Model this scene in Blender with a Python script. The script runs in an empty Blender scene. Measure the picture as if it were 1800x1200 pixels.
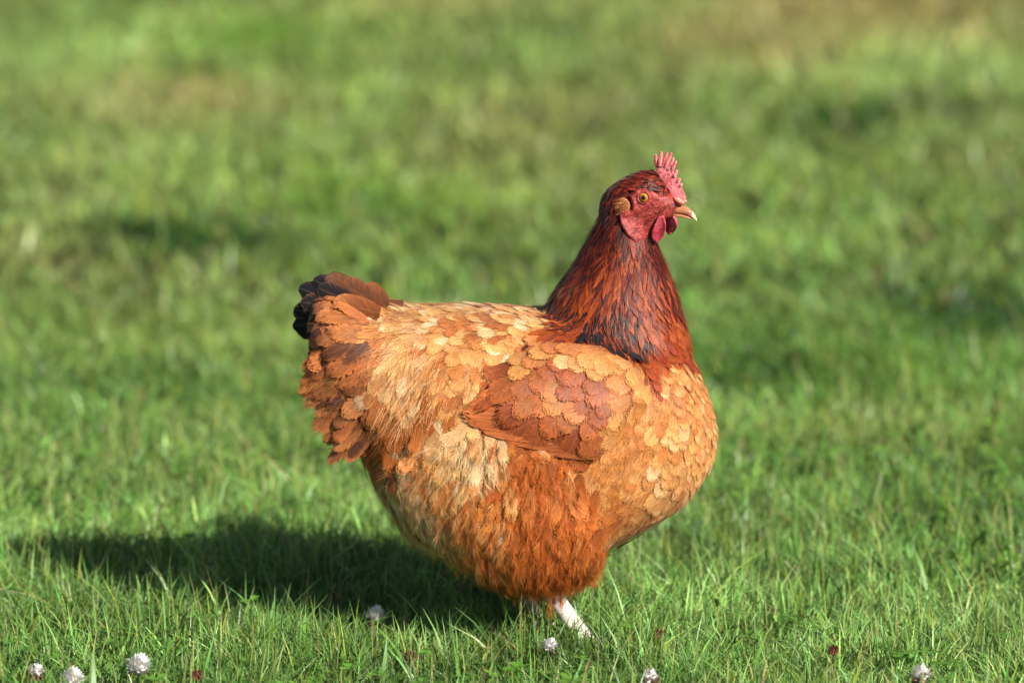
import bpy, bmesh, math, random
import numpy as np
from mathutils import Vector, Matrix, noise
from mathutils.bvhtree import BVHTree

random.seed(11)
rng = np.random.default_rng(11)
S = bpy.context.scene
COL = S.collection
R = math.radians

# ------------------------------------------------------------------ camera
PITCH = R(11.0); DIST = 5.0; FPX = 10000.0          # 200 mm on 36 mm, 1800 px wide
ZC = 0.2754
FWD = Vector((0, math.cos(PITCH), -math.sin(PITCH)))
UPV = Vector((0, math.sin(PITCH), math.cos(PITCH)))
CAMP = Vector((0, 0, ZC)) - FWD * DIST
cam = bpy.data.cameras.new('camera'); camo = bpy.data.objects.new('camera', cam); COL.objects.link(camo)
camo.location = CAMP; camo.rotation_euler = (R(90) - PITCH, 0, 0)
cam.lens = 200; cam.sensor_width = 36; cam.clip_start = 0.1; cam.clip_end = 2000
cam.dof.use_dof = True; cam.dof.focus_distance = 4.93; cam.dof.aperture_fstop = 4.0
cam.dof.aperture_blades = 9
S.camera = camo
# ------------------------------------------------------------------ light
SUN_EL = R(35); PHI = R(47)                            # towards the sun: right and towards the camera
sdir = Vector((math.cos(PHI) * math.cos(SUN_EL), -math.sin(PHI) * math.cos(SUN_EL), math.sin(SUN_EL)))
sl = bpy.data.lights.new('sun', 'SUN'); sl.energy = 5.0; sl.angle = R(0.5); sl.color = (1.0, 0.945, 0.86)
so = bpy.data.objects.new('sun', sl); COL.objects.link(so)
so.location = sdir * 20; so.rotation_euler = sdir.to_track_quat('Z', 'Y').to_euler()
W = bpy.data.worlds.new('World'); S.world = W; W.use_nodes = True
wn = W.node_tree.nodes; bg = wn['Background']; sky = wn.new('ShaderNodeTexSky'); sky.sky_type = 'NISHITA'
sky.sun_disc = False; sky.sun_elevation = SUN_EL; sky.sun_rotation = math.atan2(sdir.x, sdir.y)
W.node_tree.links.new(sky.outputs[0], bg.inputs[0]); bg.inputs[1].default_value = 0.05
vs = S.view_settings; vs.view_transform = 'Standard'; vs.look = 'None'; vs.exposure = 0.66; vs.gamma = 1
vs.use_curve_mapping = False
S.cycles.use_denoising = True
S.cycles.max_bounces = 8; S.cycles.diffuse_bounces = 2; S.cycles.transparent_max_bounces = 12
S.cycles.sample_clamp_indirect = 4

# ------------------------------------------------------------------ photo <-> place
def proj(v):
    d = v - CAMP; zc = d.dot(FWD)
    return 900 + FPX * d.x / zc, 600 - FPX * d.dot(UPV) / zc
def ray(px, py):
    return (FWD + Vector((1, 0, 0)) * ((px - 900) / FPX) + UPV * ((600 - py) / FPX)).normalized()
def at_y(px, py, y=0.0):
    r = ray(px, py); return CAMP + r * ((y - CAMP.y) / r.y)
def on_ground(px, py, z=0.0):
    r = ray(px, py); return CAMP + r * ((z - CAMP.z) / r.z)
def s(r, g, b):
    f = lambda c: (c / 255 / 12.92) if c / 255 <= 0.04045 else ((c / 255 + 0.055) / 1.055) ** 2.4
    return np.array((f(r), f(g), f(b)))

# ------------------------------------------------------------------ mesh helpers
HEN0 = Vector((0.045, 0.0, 0.0))
def tri_mesh(name, V, T, cols=None, fuv=None, smooth=False):
    V = np.asarray(V, np.float32); T = np.asarray(T, np.int32)
    me = bpy.data.meshes.new(name)
    me.vertices.add(len(V)); me.vertices.foreach_set('co', V.ravel())
    me.loops.add(T.size); me.loops.foreach_set('vertex_index', T.ravel())
    me.polygons.add(len(T)); me.polygons.foreach_set('loop_start', np.arange(0, T.size, 3, dtype=np.int32))
    me.polygons.foreach_set('loop_total', np.full(len(T), 3, np.int32))
    if smooth: me.polygons.foreach_set('use_smooth', np.ones(len(T), bool))
    me.update(calc_edges=True)
    if cols is not None:
        a = me.attributes.new('Col', 'FLOAT_COLOR', 'POINT'); a.data.foreach_set('color', np.asarray(cols, np.float32).ravel())
    if fuv is not None:
        a = me.attributes.new('fuv', 'FLOAT_VECTOR', 'POINT'); a.data.foreach_set('vector', np.asarray(fuv, np.float32).ravel())
    return me
def link(name, me, mat, parent=None):
    o = bpy.data.objects.new(name, me); COL.objects.link(o)
    if mat is not None: me.materials.append(mat)
    if parent is not None: o.parent = parent
    return o
def tag(o, label=None, cat=None, group=None, kind=None):
    for k, v in (('label', label), ('category', cat), ('group', group), ('kind', kind)):
        if v: o[k] = v
    return o
def ring_loft(rings):
    """rings: lists of equal length -> closed verts, faces"""
    V = [tuple(p) for r in rings for p in r]; n = len(rings[0]); F = []
    for i in range(len(rings) - 1):
        for j in range(n):
            F.append((i * n + j, i * n + (j + 1) % n, (i + 1) * n + (j + 1) % n, (i + 1) * n + j))
    F.append(tuple(range(n))[::-1]); F.append(tuple((len(rings) - 1) * n + k for k in range(n)))
    return V, F
def tube(pts, rad, n=10):
    rings = []
    pts = [Vector(p) for p in pts]
    for i, p in enumerate(pts):
        t = (pts[min(i + 1, len(pts) - 1)] - pts[max(i - 1, 0)]).normalized()
        a = t.orthogonal().normalized() if i == 0 else (a - t * a.dot(t)).normalized()
        b = t.cross(a)
        rings.append([p + (a * math.cos(k * 2 * math.pi / n) + b * math.sin(k * 2 * math.pi / n)) * rad[i] for k in range(n)])
    return ring_loft(rings)
def ellipsoid(c, rx, ry, rz, M=None, n=20, m=12):
    rings = []
    for i in range(m + 1):
        th = -math.pi / 2 * 0.985 + math.pi * 0.985 * i / m
        rings.append([Vector((rx * math.cos(th) * math.cos(2 * math.pi * k / n), ry * math.cos(th) * math.sin(2 * math.pi * k / n), rz * math.sin(th))) for k in range(n)])
    rings = [[(M @ p if M else p) + Vector(c) for p in r] for r in rings]
    return ring_loft(rings)
def bm_from(parts):
    bm = bmesh.new()
    for V, F in parts:
        vs_ = [bm.verts.new(v) for v in V]
        for f in F: bm.faces.new([vs_[i] for i in f])
    bmesh.ops.recalc_face_normals(bm, faces=bm.faces)
    return bm
def fused(name, parts, voxel, smooth_it):
    """union of closed shells as one continuous skin"""
    bm = bm_from(parts); me = bpy.data.meshes.new(name); bm.to_mesh(me); bm.free()
    o = bpy.data.objects.new(name, me); COL.objects.link(o)
    m = o.modifiers.new('r', 'REMESH'); m.mode = 'VOXEL'; m.voxel_size = voxel
    m2 = o.modifiers.new('s', 'SMOOTH'); m2.iterations = smooth_it; m2.factor = 0.5
    dg = bpy.context.evaluated_depsgraph_get(); dg.update()
    out = bpy.data.meshes.new_from_object(o.evaluated_get(dg))
    bpy.data.objects.remove(o); bpy.data.meshes.remove(me)
    out.name = name
    for p in out.polygons: p.use_smooth = True
    return out
def simple(name, parts, mat, parent, subsurf=0, shift=True):
    bm = bm_from(parts)
    if shift: bmesh.ops.translate(bm, verts=bm.verts, vec=-HEN0)
    me = bpy.data.meshes.new(name); bm.to_mesh(me); bm.free()
    for p in me.polygons: p.use_smooth = True
    o = link(name, me, mat, parent)
    if subsurf:
        m = o.modifiers.new('sub', 'SUBSURF'); m.levels = m.render_levels = subsurf
    return o
def in_poly(x, y, P):
    c = False; j = len(P) - 1
    for i in range(len(P)):
        xi, yi = P[i]; xj, yj = P[j]
        if (yi > y) != (yj > y) and x < (xj - xi) * (y - yi) / (yj - yi) + xi: c = not c
        j = i
    return c
def edge_dist(x, y, P):
    b = 1e9
    for i in range(len(P)):
        x0, y0 = P[i]; x1, y1 = P[(i + 1) % len(P)]
        dx, dy = x1 - x0, y1 - y0
        t = max(0, min(1, ((x - x0) * dx + (y - y0) * dy) / (dx * dx + dy * dy + 1e-9)))
        b = min(b, math.hypot(x - x0 - t * dx, y - y0 - t * dy))
    return b

# ------------------------------------------------------------------ materials
class NT:
    def __init__(self, name):
        self.m = bpy.data.materials.new(name); self.m.use_nodes = True
        self.t = self.m.node_tree; self.t.nodes.clear()
        self.out = self.n('ShaderNodeOutputMaterial')
    def n(self, typ, **kw):
        x = self.t.nodes.new(typ)
        for k, v in kw.items(): setattr(x, k, v)
        return x
    def l(self, a, b): self.t.links.new(a, b)
    def val(self, sock, v):
        if hasattr(v, 'is_linked') or isinstance(v, bpy.types.NodeSocket): self.l(v, sock)
        else: sock.default_value = v
    def math(self, op, a, b=None, c=None):
        x = self.n('ShaderNodeMath', operation=op); self.val(x.inputs[0], a)
        if b is not None: self.val(x.inputs[1], b)
        if c is not None: self.val(x.inputs[2], c)
        return x.outputs[0]
    def mix(self, f, a, b, typ='MIX'):
        x = self.n('ShaderNodeMix', data_type='RGBA', blend_type=typ)
        self.val(x.inputs[0], f); self.val(x.inputs[6], a); self.val(x.inputs[7], b)
        return x.outputs[2]
    def ramp(self, v, a, b):
        x = self.n('ShaderNodeMapRange', interpolation_type='SMOOTHSTEP'); self.val(x.inputs[0], v)
        x.inputs[1].default_value = a; x.inputs[2].default_value = b
        return x.outputs[0]

def feather_mat(name='feather', rough=.5, spec=.28, transl=.12):
    M = NT(name)
    a = M.n('ShaderNodeAttribute', attribute_name='Col'); f = M.n('ShaderNodeAttribute', attribute_name='fuv')
    sep = M.n('ShaderNodeSeparateXYZ'); M.l(f.outputs['Vector'], sep.inputs[0])
    u, v, r = sep.outputs
    au = M.math('ABSOLUTE', u)
    # barbs run outward and towards the tip
    bc = M.math('SUBTRACT', v, M.math('MULTIPLY', au, 0.35))
    comb = M.n('ShaderNodeCombineXYZ'); M.l(M.math('MULTIPLY', bc, 34.0), comb.inputs[0]); M.l(M.math('MULTIPLY', u, 3.2), comb.inputs[1]); M.l(M.math('MULTIPLY', r, 57.0), comb.inputs[2])
    nz = M.n('ShaderNodeTexNoise'); nz.inputs['Scale'].default_value = 1.0; nz.inputs['Detail'].default_value = 3; M.l(comb.outputs[0], nz.inputs['Vector'])
    barb = nz.outputs[0]
    k = M.math('MULTIPLY_ADD', M.ramp(barb, 0.3, 0.7), 0.30, 0.83)
    hs = M.n('ShaderNodeCombineColor'); [M.l(k, hs.inputs[i]) for i in range(3)]
    base = M.mix(1.0, a.outputs['Color'], hs.outputs[0], 'MULTIPLY')
    c4 = M.n('ShaderNodeCombineXYZ'); M.l(M.math('MULTIPLY', bc, 15.0), c4.inputs[0]); M.l(M.math('MULTIPLY', u, 1.6), c4.inputs[1]); M.l(M.math('MULTIPLY', r, 33.0), c4.inputs[2])
    n4 = M.n('ShaderNodeTexNoise'); n4.inputs['Scale'].default_value = 1.0; n4.inputs['Detail'].default_value = 2; M.l(c4.outputs[0], n4.inputs['Vector'])
    k4 = M.math('MULTIPLY_ADD', M.ramp(n4.outputs[0], 0.32, 0.68), 0.30, 0.83)
    h4 = M.n('ShaderNodeCombineColor'); M.l(k4, h4.inputs[0]); M.l(M.math('POWER', k4, 1.15), h4.inputs[1]); M.l(M.math('POWER', k4, 1.35), h4.inputs[2])
    base = M.mix(1.0, base, h4.outputs[0], 'MULTIPLY')
    # dark centre on the outer half
    wob = M.math('MULTIPLY', M.math('SUBTRACT', barb, 0.5), 0.9)
    cen = M.math('SUBTRACT', 1.0, M.ramp(M.math('ADD', au, wob), 0.45, 0.85))
    cen = M.math('MULTIPLY', cen, M.ramp(M.math('ADD', v, M.math('MULTIPLY', wob, .4)), 0.15, 0.45))
    cen = M.math('MULTIPLY', cen, a.outputs['Alpha'])
    base = M.mix(cen, base, (0.010, 0.009, 0.012, 1))
    rim = M.math('MAXIMUM', M.ramp(au, 0.45, 1.0), M.ramp(v, 0.70, 1.0))
    rimc = M.mix(1.0, base, (1.55, 1.52, 1.45, 1), 'MULTIPLY')
    base = M.mix(M.math('MULTIPLY', rim, M.math('MULTIPLY_ADD', barb, 0.7, 0.1)), base, rimc)
    # pale shaft
    sh = M.math('SUBTRACT', 1.0, M.ramp(au, 0.02, 0.09))
    base = M.mix(M.math('MULTIPLY', sh, 0.06), base, (0.75, 0.5, 0.3, 1))
    bump = M.n('ShaderNodeBump'); bump.inputs['Strength'].default_value = 0.25; bump.inputs['Distance'].default_value = 0.0008
    M.l(barb, bump.inputs['Height'])
    p = M.n('ShaderNodeBsdfPrincipled'); M.l(base, p.inputs['Base Color']); p.inputs['Roughness'].default_value = rough
    p.inputs['Specular IOR Level'].default_value = spec; M.l(bump.outputs[0], p.inputs['Normal'])
    p.inputs['Sheen Weight'].default_value = 0.08
    tr = M.n('ShaderNodeBsdfTranslucent'); M.l(base, tr.inputs[0])
    mx = M.n('ShaderNodeMixShader'); mx.inputs[0].default_value = transl; M.l(p.outputs[0], mx.inputs[1]); M.l(tr.outputs[0], mx.inputs[2])
    # frayed rim
    c2 = M.n('ShaderNodeCombineXYZ'); M.l(M.math('MULTIPLY', bc, 24.0), c2.inputs[0]); M.l(M.math('MULTIPLY', u, 8.0), c2.inputs[1]); M.l(M.math('MULTIPLY', r, 91.0), c2.inputs[2])
    n3 = M.n('ShaderNodeTexNoise'); n3.inputs['Scale'].default_value = 1.0; n3.inputs['Detail'].default_value = 2; M.l(c2.outputs[0], n3.inputs['Vector'])
    e = M.math('MAXIMUM', M.ramp(au, 0.35, 1.08), M.ramp(v, 0.66, 1.04))
    al = M.math('LESS_THAN', M.math('MULTIPLY_ADD', e, 0.62, 0.0), M.math('MULTIPLY_ADD', M.math('SUBTRACT', n3.outputs[0], 0.5), 1.5, 0.52))
    tp = M.n('ShaderNodeBsdfTransparent')
    m2 = M.n('ShaderNodeMixShader'); M.l(al, m2.inputs[0]); M.l(tp.outputs[0], m2.inputs[1]); M.l(mx.outputs[0], m2.inputs[2])
    M.l(m2.outputs[0], M.out.inputs[0])
    return M.m
def attr_mat(name, rough=0.6, transl=0.2, spec=0.3, jitter=0.0):
    M = NT(name); a = M.n('ShaderNodeAttribute', attribute_name='Col')
    p = M.n('ShaderNodeBsdfPrincipled'); M.l(a.outputs['Color'], p.inputs['Base Color'])
    p.inputs['Roughness'].default_value = rough; p.inputs['Specular IOR Level'].default_value = spec
    t = M.n('ShaderNodeBsdfTranslucent'); M.l(a.outputs['Color'], t.inputs[0])
    mx = M.n('ShaderNodeMixShader'); mx.inputs[0].default_value = transl
    M.l(p.outputs[0], mx.inputs[1]); M.l(t.outputs[0], mx.inputs[2]); M.l(mx.outputs[0], M.out.inputs[0])
    return M.m
def skin_mat(name, c1, c2, scale=400, bump=0.5, rough=0.45, sss=0.15, detail=4, stretch=(1, 1, 1), lo=0.35, hi=0.65):
    M = NT(name); tc = M.n('ShaderNodeTexCoord'); mp = M.n('ShaderNodeMapping'); M.l(tc.outputs['Object'], mp.inputs[0])
    mp.inputs['Scale'].default_value = stretch
    nz = M.n('ShaderNodeTexNoise'); nz.inputs['Scale'].default_value = scale; nz.inputs['Detail'].default_value = detail; M.l(mp.outputs[0], nz.inputs['Vector'])
    n2 = M.n('ShaderNodeTexNoise'); n2.inputs['Scale'].default_value = scale * 0.25; n2.inputs['Detail'].default_value = 3; M.l(mp.outputs[0], n2.inputs['Vector'])
    mixed = M.math('MULTIPLY_ADD', nz.outputs[0], 0.5, M.math('MULTIPLY', n2.outputs[0], 0.5))
    col = M.mix(M.ramp(mixed, lo, hi), tuple(c1) + (1,), tuple(c2) + (1,))
    b = M.n('ShaderNodeBump'); b.inputs['Strength'].default_value = bump; b.inputs['Distance'].default_value = 0.0012; M.l(mixed, b.inputs['Height'])
    p = M.n('ShaderNodeBsdfPrincipled'); M.l(col, p.inputs['Base Color']); p.inputs['Roughness'].default_value = rough; p.inputs['Specular IOR Level'].default_value = 0.3
    p.inputs['Subsurface Weight'].default_value = sss; p.inputs['Subsurface Radius'].default_value = (0.004, 0.0015, 0.001); p.inputs['Subsurface Scale'].default_value = 0.6
    M.l(b.outputs[0], p.inputs['Normal']); M.l(p.outputs[0], M.out.inputs[0])
    return M.m
def eye_mat():
    M = NT('eyeball'); g = M.n('ShaderNodeAttribute', attribute_name='fuv'); sp = M.n('ShaderNodeSeparateXYZ'); M.l(g.outputs['Vector'], sp.inputs[0])
    r = sp.outputs[0]
    c = M.mix(M.ramp(r, 0.36, 0.42), (0.004, 0.003, 0.003, 1), (0.20, 0.075, 0.010, 1))
    c = M.mix(M.ramp(r, 0.42, 0.75), c, (0.46, 0.20, 0.030, 1))
    c = M.mix(M.ramp(r, 0.34, 0.40), (0.004, 0.003, 0.003, 1), c)
    c = M.mix(M.ramp(r, 0.84, 0.95), c, (0.03, 0.01, 0.006, 1))
    p = M.n('ShaderNodeBsdfPrincipled'); M.l(c, p.inputs['Base Color']); p.inputs['Roughness'].default_value = 0.06
    p.inputs['Coat Weight'].default_value = 0.6
    M.l(p.outputs[0], M.out.inputs[0]); return M.m
def ground_mat():
    M = NT('turf_soil'); g = M.n('ShaderNodeNewGeometry')
    n1 = M.n('ShaderNodeTexNoise'); n1.inputs['Scale'].default_value = 1.6; n1.inputs['Detail'].default_value = 4; M.l(g.outputs['Position'], n1.inputs['Vector'])
    n2 = M.n('ShaderNodeTexNoise'); n2.inputs['Scale'].default_value = 90; n2.inputs['Detail'].default_value = 5; M.l(g.outputs['Position'], n2.inputs['Vector'])
    c = M.mix(M.ramp(n1.outputs[0], .35, .65), (0.030, 0.050, 0.012, 1), (0.050, 0.060, 0.020, 1))
    c = M.mix(M.ramp(n2.outputs[0], .4, .65), c, (0.030, 0.034, 0.012, 1))
    b = M.n('ShaderNodeBump'); b.inputs['Distance'].default_value = 0.01; M.l(n2.outputs[0], b.inputs['Height'])
    p = M.n('ShaderNodeBsdfPrincipled'); M.l(c, p.inputs['Base Color']); p.inputs['Roughness'].default_value = 0.95; p.inputs['Specular IOR Level'].default_value = 0.1
    M.l(b.outputs[0], p.inputs['Normal']); M.l(p.outputs[0], M.out.inputs[0]); return M.m

MF = feather_mat(); MH = feather_mat('hackle', .42, .26, .12)
MD = attr_mat('down', 0.6, 0.28, 0.2)
MG = attr_mat('grass_blade', 0.42, 0.15, 0.45)
MCL = attr_mat('clover', 0.5, 0.45, 0.3)
MPET = attr_mat('petal', 0.6, 0.12, 0.2)
MBODY = attr_mat('under_plumage', 0.8, 0.0, 0.1)
MRED = skin_mat('red_skin', s(196, 84, 90), s(236, 146, 148), 500, 0.7, 0.45, 0.2)
MFACE = skin_mat('face_skin', s(96, 28, 26), s(176, 72, 64), 600, 0.9, 0.5, 0.15, 5)
MWATTLE = skin_mat('wattle_skin', s(156, 44, 58), s(204, 88, 100), 380, 0.5, 0.4, 0.25)
MEAR = skin_mat('ear_skin', s(140, 78, 46), s(200, 142, 92), 700, 0.8, 0.7, 0.1, 4, (1, 1, .4))
MBEAK = skin_mat('beak_horn', s(126, 70, 48), s(184, 124, 88), 130, 0.15, 0.3, 0.1, 3, (.5, 1, 1.5))
MBTIP = skin_mat('beak_tip', s(225, 190, 150), s(240, 220, 180), 130, 0.1, 0.3, 0.1, 3)
MCERE = skin_mat('cere', s(196, 110, 96), s(226, 152, 130), 500, 0.4, 0.4, 0.2)
MLEG = skin_mat('leg_scale', s(226, 206, 196), s(246, 236, 228), 260, 0.8, 0.5, 0.15, 3, (1, 1, 2.2))
MCLAW = skin_mat('claw', s(200, 175, 150), s(225, 205, 185), 200, 0.2, 0.35, 0.05)
MEYE = eye_mat()
MDARK = skin_mat('nostril_hollow', s(40, 12, 10), s(60, 20, 16), 300, 0.1, 0.7, 0.0)

# ------------------------------------------------------------------ ground sheet
PATCH = []   # (x, y, rx, ry, kind, weight)
def patch(px, py, wpx, hpx, kind, w=1.0):
    c = on_ground(px, py); e = on_ground(px + wpx, py); f = on_ground(px, max(2, py - hpx)); g = on_ground(px, py + hpx)
    PATCH.append((c.x, c.y, abs(e.x - c.x), abs(f.y - g.y) / 2, kind, w))
def vnoise(x, y, sc, seed):
    """smooth value noise, vectorised"""
    x = np.asarray(x) / sc; y = np.asarray(y) / sc
    xi = np.floor(x).astype(np.int64); yi = np.floor(y).astype(np.int64); fx = x - xi; fy = y - yi
    fx = fx * fx * (3 - 2 * fx); fy = fy * fy * (3 - 2 * fy)
    def h(a, b):
        q = (a * 374761393 + b * 668265263 + seed * 974711) & 0x7fffffff
        q = ((q ^ (q >> 13)) * 1274126177) & 0x7fffffff
        return ((q ^ (q >> 16)) & 0xffff) / 65535.0
    return (h(xi, yi) * (1 - fx) + h(xi + 1, yi) * fx) * (1 - fy) + (h(xi, yi + 1) * (1 - fx) + h(xi + 1, yi + 1) * fx) * fy
def gh(x, y):
    x = np.asarray(x, float); y = np.asarray(y, float)
    d = np.clip((np.hypot(x, y) - 0.35) / 1.2, 0, 1)
    h = (vnoise(x, y, 0.8, 3) - .5) * 0.05 + (vnoise(x, y, 0.33, 5) - .5) * 0.022 + (vnoise(x, y, 2.7, 7) - .5) * 0.06
    return h * d
def stretch(n, near, far):
    t = np.linspace(-1, 1, n); return np.sign(t) * (np.abs(t) * near + (np.abs(t) ** 7) * far)
gx = stretch(121, 4.5, 250); gy = stretch(141, 6.0, 250) + 2.0
X, Y = np.meshgrid(gx, gy); Z = gh(X, Y)
V = np.stack([X.ravel(), Y.ravel(), Z.ravel()], 1); nx = len(gx)
i0 = (np.arange(len(gy) - 1)[:, None] * nx + np.arange(nx - 1)[None, :]).ravel()
T = np.concatenate([np.stack([i0, i0 + 1, i0 + nx + 1], 1), np.stack([i0, i0 + nx + 1, i0 + nx], 1)])
tag(link('ground', tri_mesh('ground', V, T, smooth=True), ground_mat()), kind='structure')

# ------------------------------------------------------------------ hen: body core
INS = 9
body_prof = [(557, 520, 640, 34), (564, 512, 676, 52), (578, 507, 710, 62), (604, 506, 748, 70), (640, 514, 802, 78), (680, 524, 882, 85), (720, 532, 940, 90),
             (770, 533, 972, 99), (830, 533, 988, 105), (900, 536, 992, 108), (960, 541, 990, 108), (1010, 548, 978, 106), (1060, 560, 968, 103),
             (1100, 572, 948, 98), (1150, 586, 922, 88), (1200, 604, 890, 72), (1235, 650, 860, 50), (1255, 702, 832, 30), (1265, 745, 800, 12)]
NS = 40
rings = []
for px, t, b, hw in body_prof:
    zt = at_y(px, t + INS).z; zb = at_y(px, b - INS).z; x = at_y(px, (t + b) / 2).x
    if px > 1200: x -= 0.004
    c = (zt + zb) / 2; h = (zt - zb) / 2
    rings.append([Vector((x, (hw - 4) / 1000 * math.copysign(abs(math.cos(a)) ** 0.8, math.cos(a)), c + h * math.copysign(abs(math.sin(a)) ** 0.88, math.sin(a)))) for a in (2 * math.pi * k / NS for k in range(NS))])
shell_body = ring_loft(rings)
neck_prof = [(690, 975, 1232, 66), (640, 962, 1222, 60), (600, 958, 1216, 54), (560, 950, 1204, 47), (530, 963, 1195, 42), (500, 982, 1186, 37), (470, 1002, 1176, 33),
             (440, 1019, 1165, 29), (410, 1035, 1155, 25.5), (385, 1047, 1148, 23), (355, 1064, 1140, 19)]
rings = []
for py, xb, xf, hw in neck_prof:
    a0 = at_y(xb + 7, py); a1 = at_y(xf - 7, py); c = (a0 + a1) / 2; r = (a1.x - a0.x) / 2
    rings.append([Vector((c.x + r * math.cos(a), (hw - 2.5) / 1000 * math.sin(a), c.z)) for a in (2 * math.pi * k / NS for k in range(NS))])
shell_neck = ring_loft(rings)
# head frame: a forward, b up, c towards the hen's right side (near the camera); units of photo pixels (0.5 mm)
YAW = R(17); HC = at_y(1120, 350)
HF = Vector((math.cos(YAW), -math.sin(YAW), 0)); HRr = Vector((-math.sin(YAW), -math.cos(YAW), 0)); HU = Vector((0, 0, 1))
def H(a, b, c=0.0):
    return HC + HF * (a * 0.0005) + HU * (b * 0.00051) + HRr * (c * 0.0005)
def zm(zx, zy):
    """point read in the enlarged view of the head -> head frame"""
    px = 1000 + zx / 5.715; py = 240 + zy / 5.715
    return ((px - 1120) / math.cos(YAW), 350 - py)
head_prof = [(-64, -40, -2, 12), (-52, -50, 14, 25), (-32, -58, 29, 33), (-12, -62, 40, 36), (8, -62, 48, 35), (26, -54, 51, 31), (40, -42, 44, 26), (55, -34, 24, 20), (68, -28, 8, 14), (76, -24, 0, 9)]
rings = [[H(a, (b0 + b1) / 2 + (b1 - b0) / 2 * math.sin(t), hw * math.cos(t)) for t in (2 * math.pi * k / NS for k in range(NS))] for a, b0, b1, hw in head_prof]
shell_head = ring_loft(rings)
thighs = [ellipsoid(at_y(930, 876, sy * 0.055), 0.085, 0.052, 0.077) for sy in (-1, 1)] + [ellipsoid(at_y(992, 932, sy * 0.050), 0.038, 0.036, 0.042) for sy in (-1, 1)]
body_me = fused('hen', [shell_body, shell_neck, shell_head] + thighs, 0.0035, 6)
bv = np.empty(len(body_me.vertices) * 3, np.float32); body_me.vertices.foreach_get('co', bv); bv = bv.reshape(-1, 3)
body_faces = [tuple(p.vertices) for p in body_me.polygons]
BODY = BVHTree.FromPolygons([Vector(v) for v in bv], body_faces)

# face outline in the head frame (bare red skin)
FACE = [zm(*p) for p in ((566, 735), (600, 850), (660, 945), (745, 1025), (800, 1000), (850, 930), (930, 870), (1010, 800), (1100, 800), (1150, 720),
                         (1110, 650), (1060, 600), (1010, 560), (950, 560), (880, 520), (800, 480), (720, 510), (660, 570), (690, 640), (690, 700), (640, 715))]
def head_ab(p):
    d = p - HC
    return d.dot(HF) / 0.0005, d.z / 0.00051, d.dot(HRr) / 0.0005

# wing outline in photo pixels
WING = [(1120, 640), (1060, 606), (985, 598), (930, 612), (885, 648), (850, 690), (812, 734), (850, 753), (920, 770), (985, 796), (1030, 806), (1070, 784), (1112, 748), (1142, 700)]
def wing_shell():
    st = 6; idx = {}; V = []; F = []
    x0, x1, y0, y1 = 806, 1146, 594, 812
    for j, py in enumerate(range(y0, y1, st)):
        for i, px in enumerate(range(x0, x1, st)):
            if not in_poly(px, py, WING): continue
            loc, nrm, _, _ = BODY.ray_cast(CAMP, ray(px, py))
            if loc is None: continue
            e = edge_dist(px, py, WING); k = min(1, e / 46); k = k * (2 - k)
            idx[i, j] = len(V); V.append(loc + nrm * (0.0004 + 0.0080 * k))
    for (i, j) in list(idx):
        q = [idx.get(t) for t in ((i, j), (i, j + 1), (i + 1, j + 1), (i + 1, j))]
        if None not in q: F.append(tuple(q))
    return V, F
WV, WF = wing_shell()
mir = lambda v: Vector((v.x, -v.y, v.z))
WV2 = [mir(v) for v in WV]; WF2 = [f[::-1] for f in WF]
nb = len(bv)
ALLV = [Vector(v) for v in bv] + WV + WV2
ALLF = body_faces + [tuple(i + nb for i in f) for f in WF] + [tuple(i + nb + len(WV) for i in f) for f in WF2]
SKIN = BVHTree.FromPolygons(ALLV, ALLF)
WINGB = BVHTree.FromPolygons(WV, WF)

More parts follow.
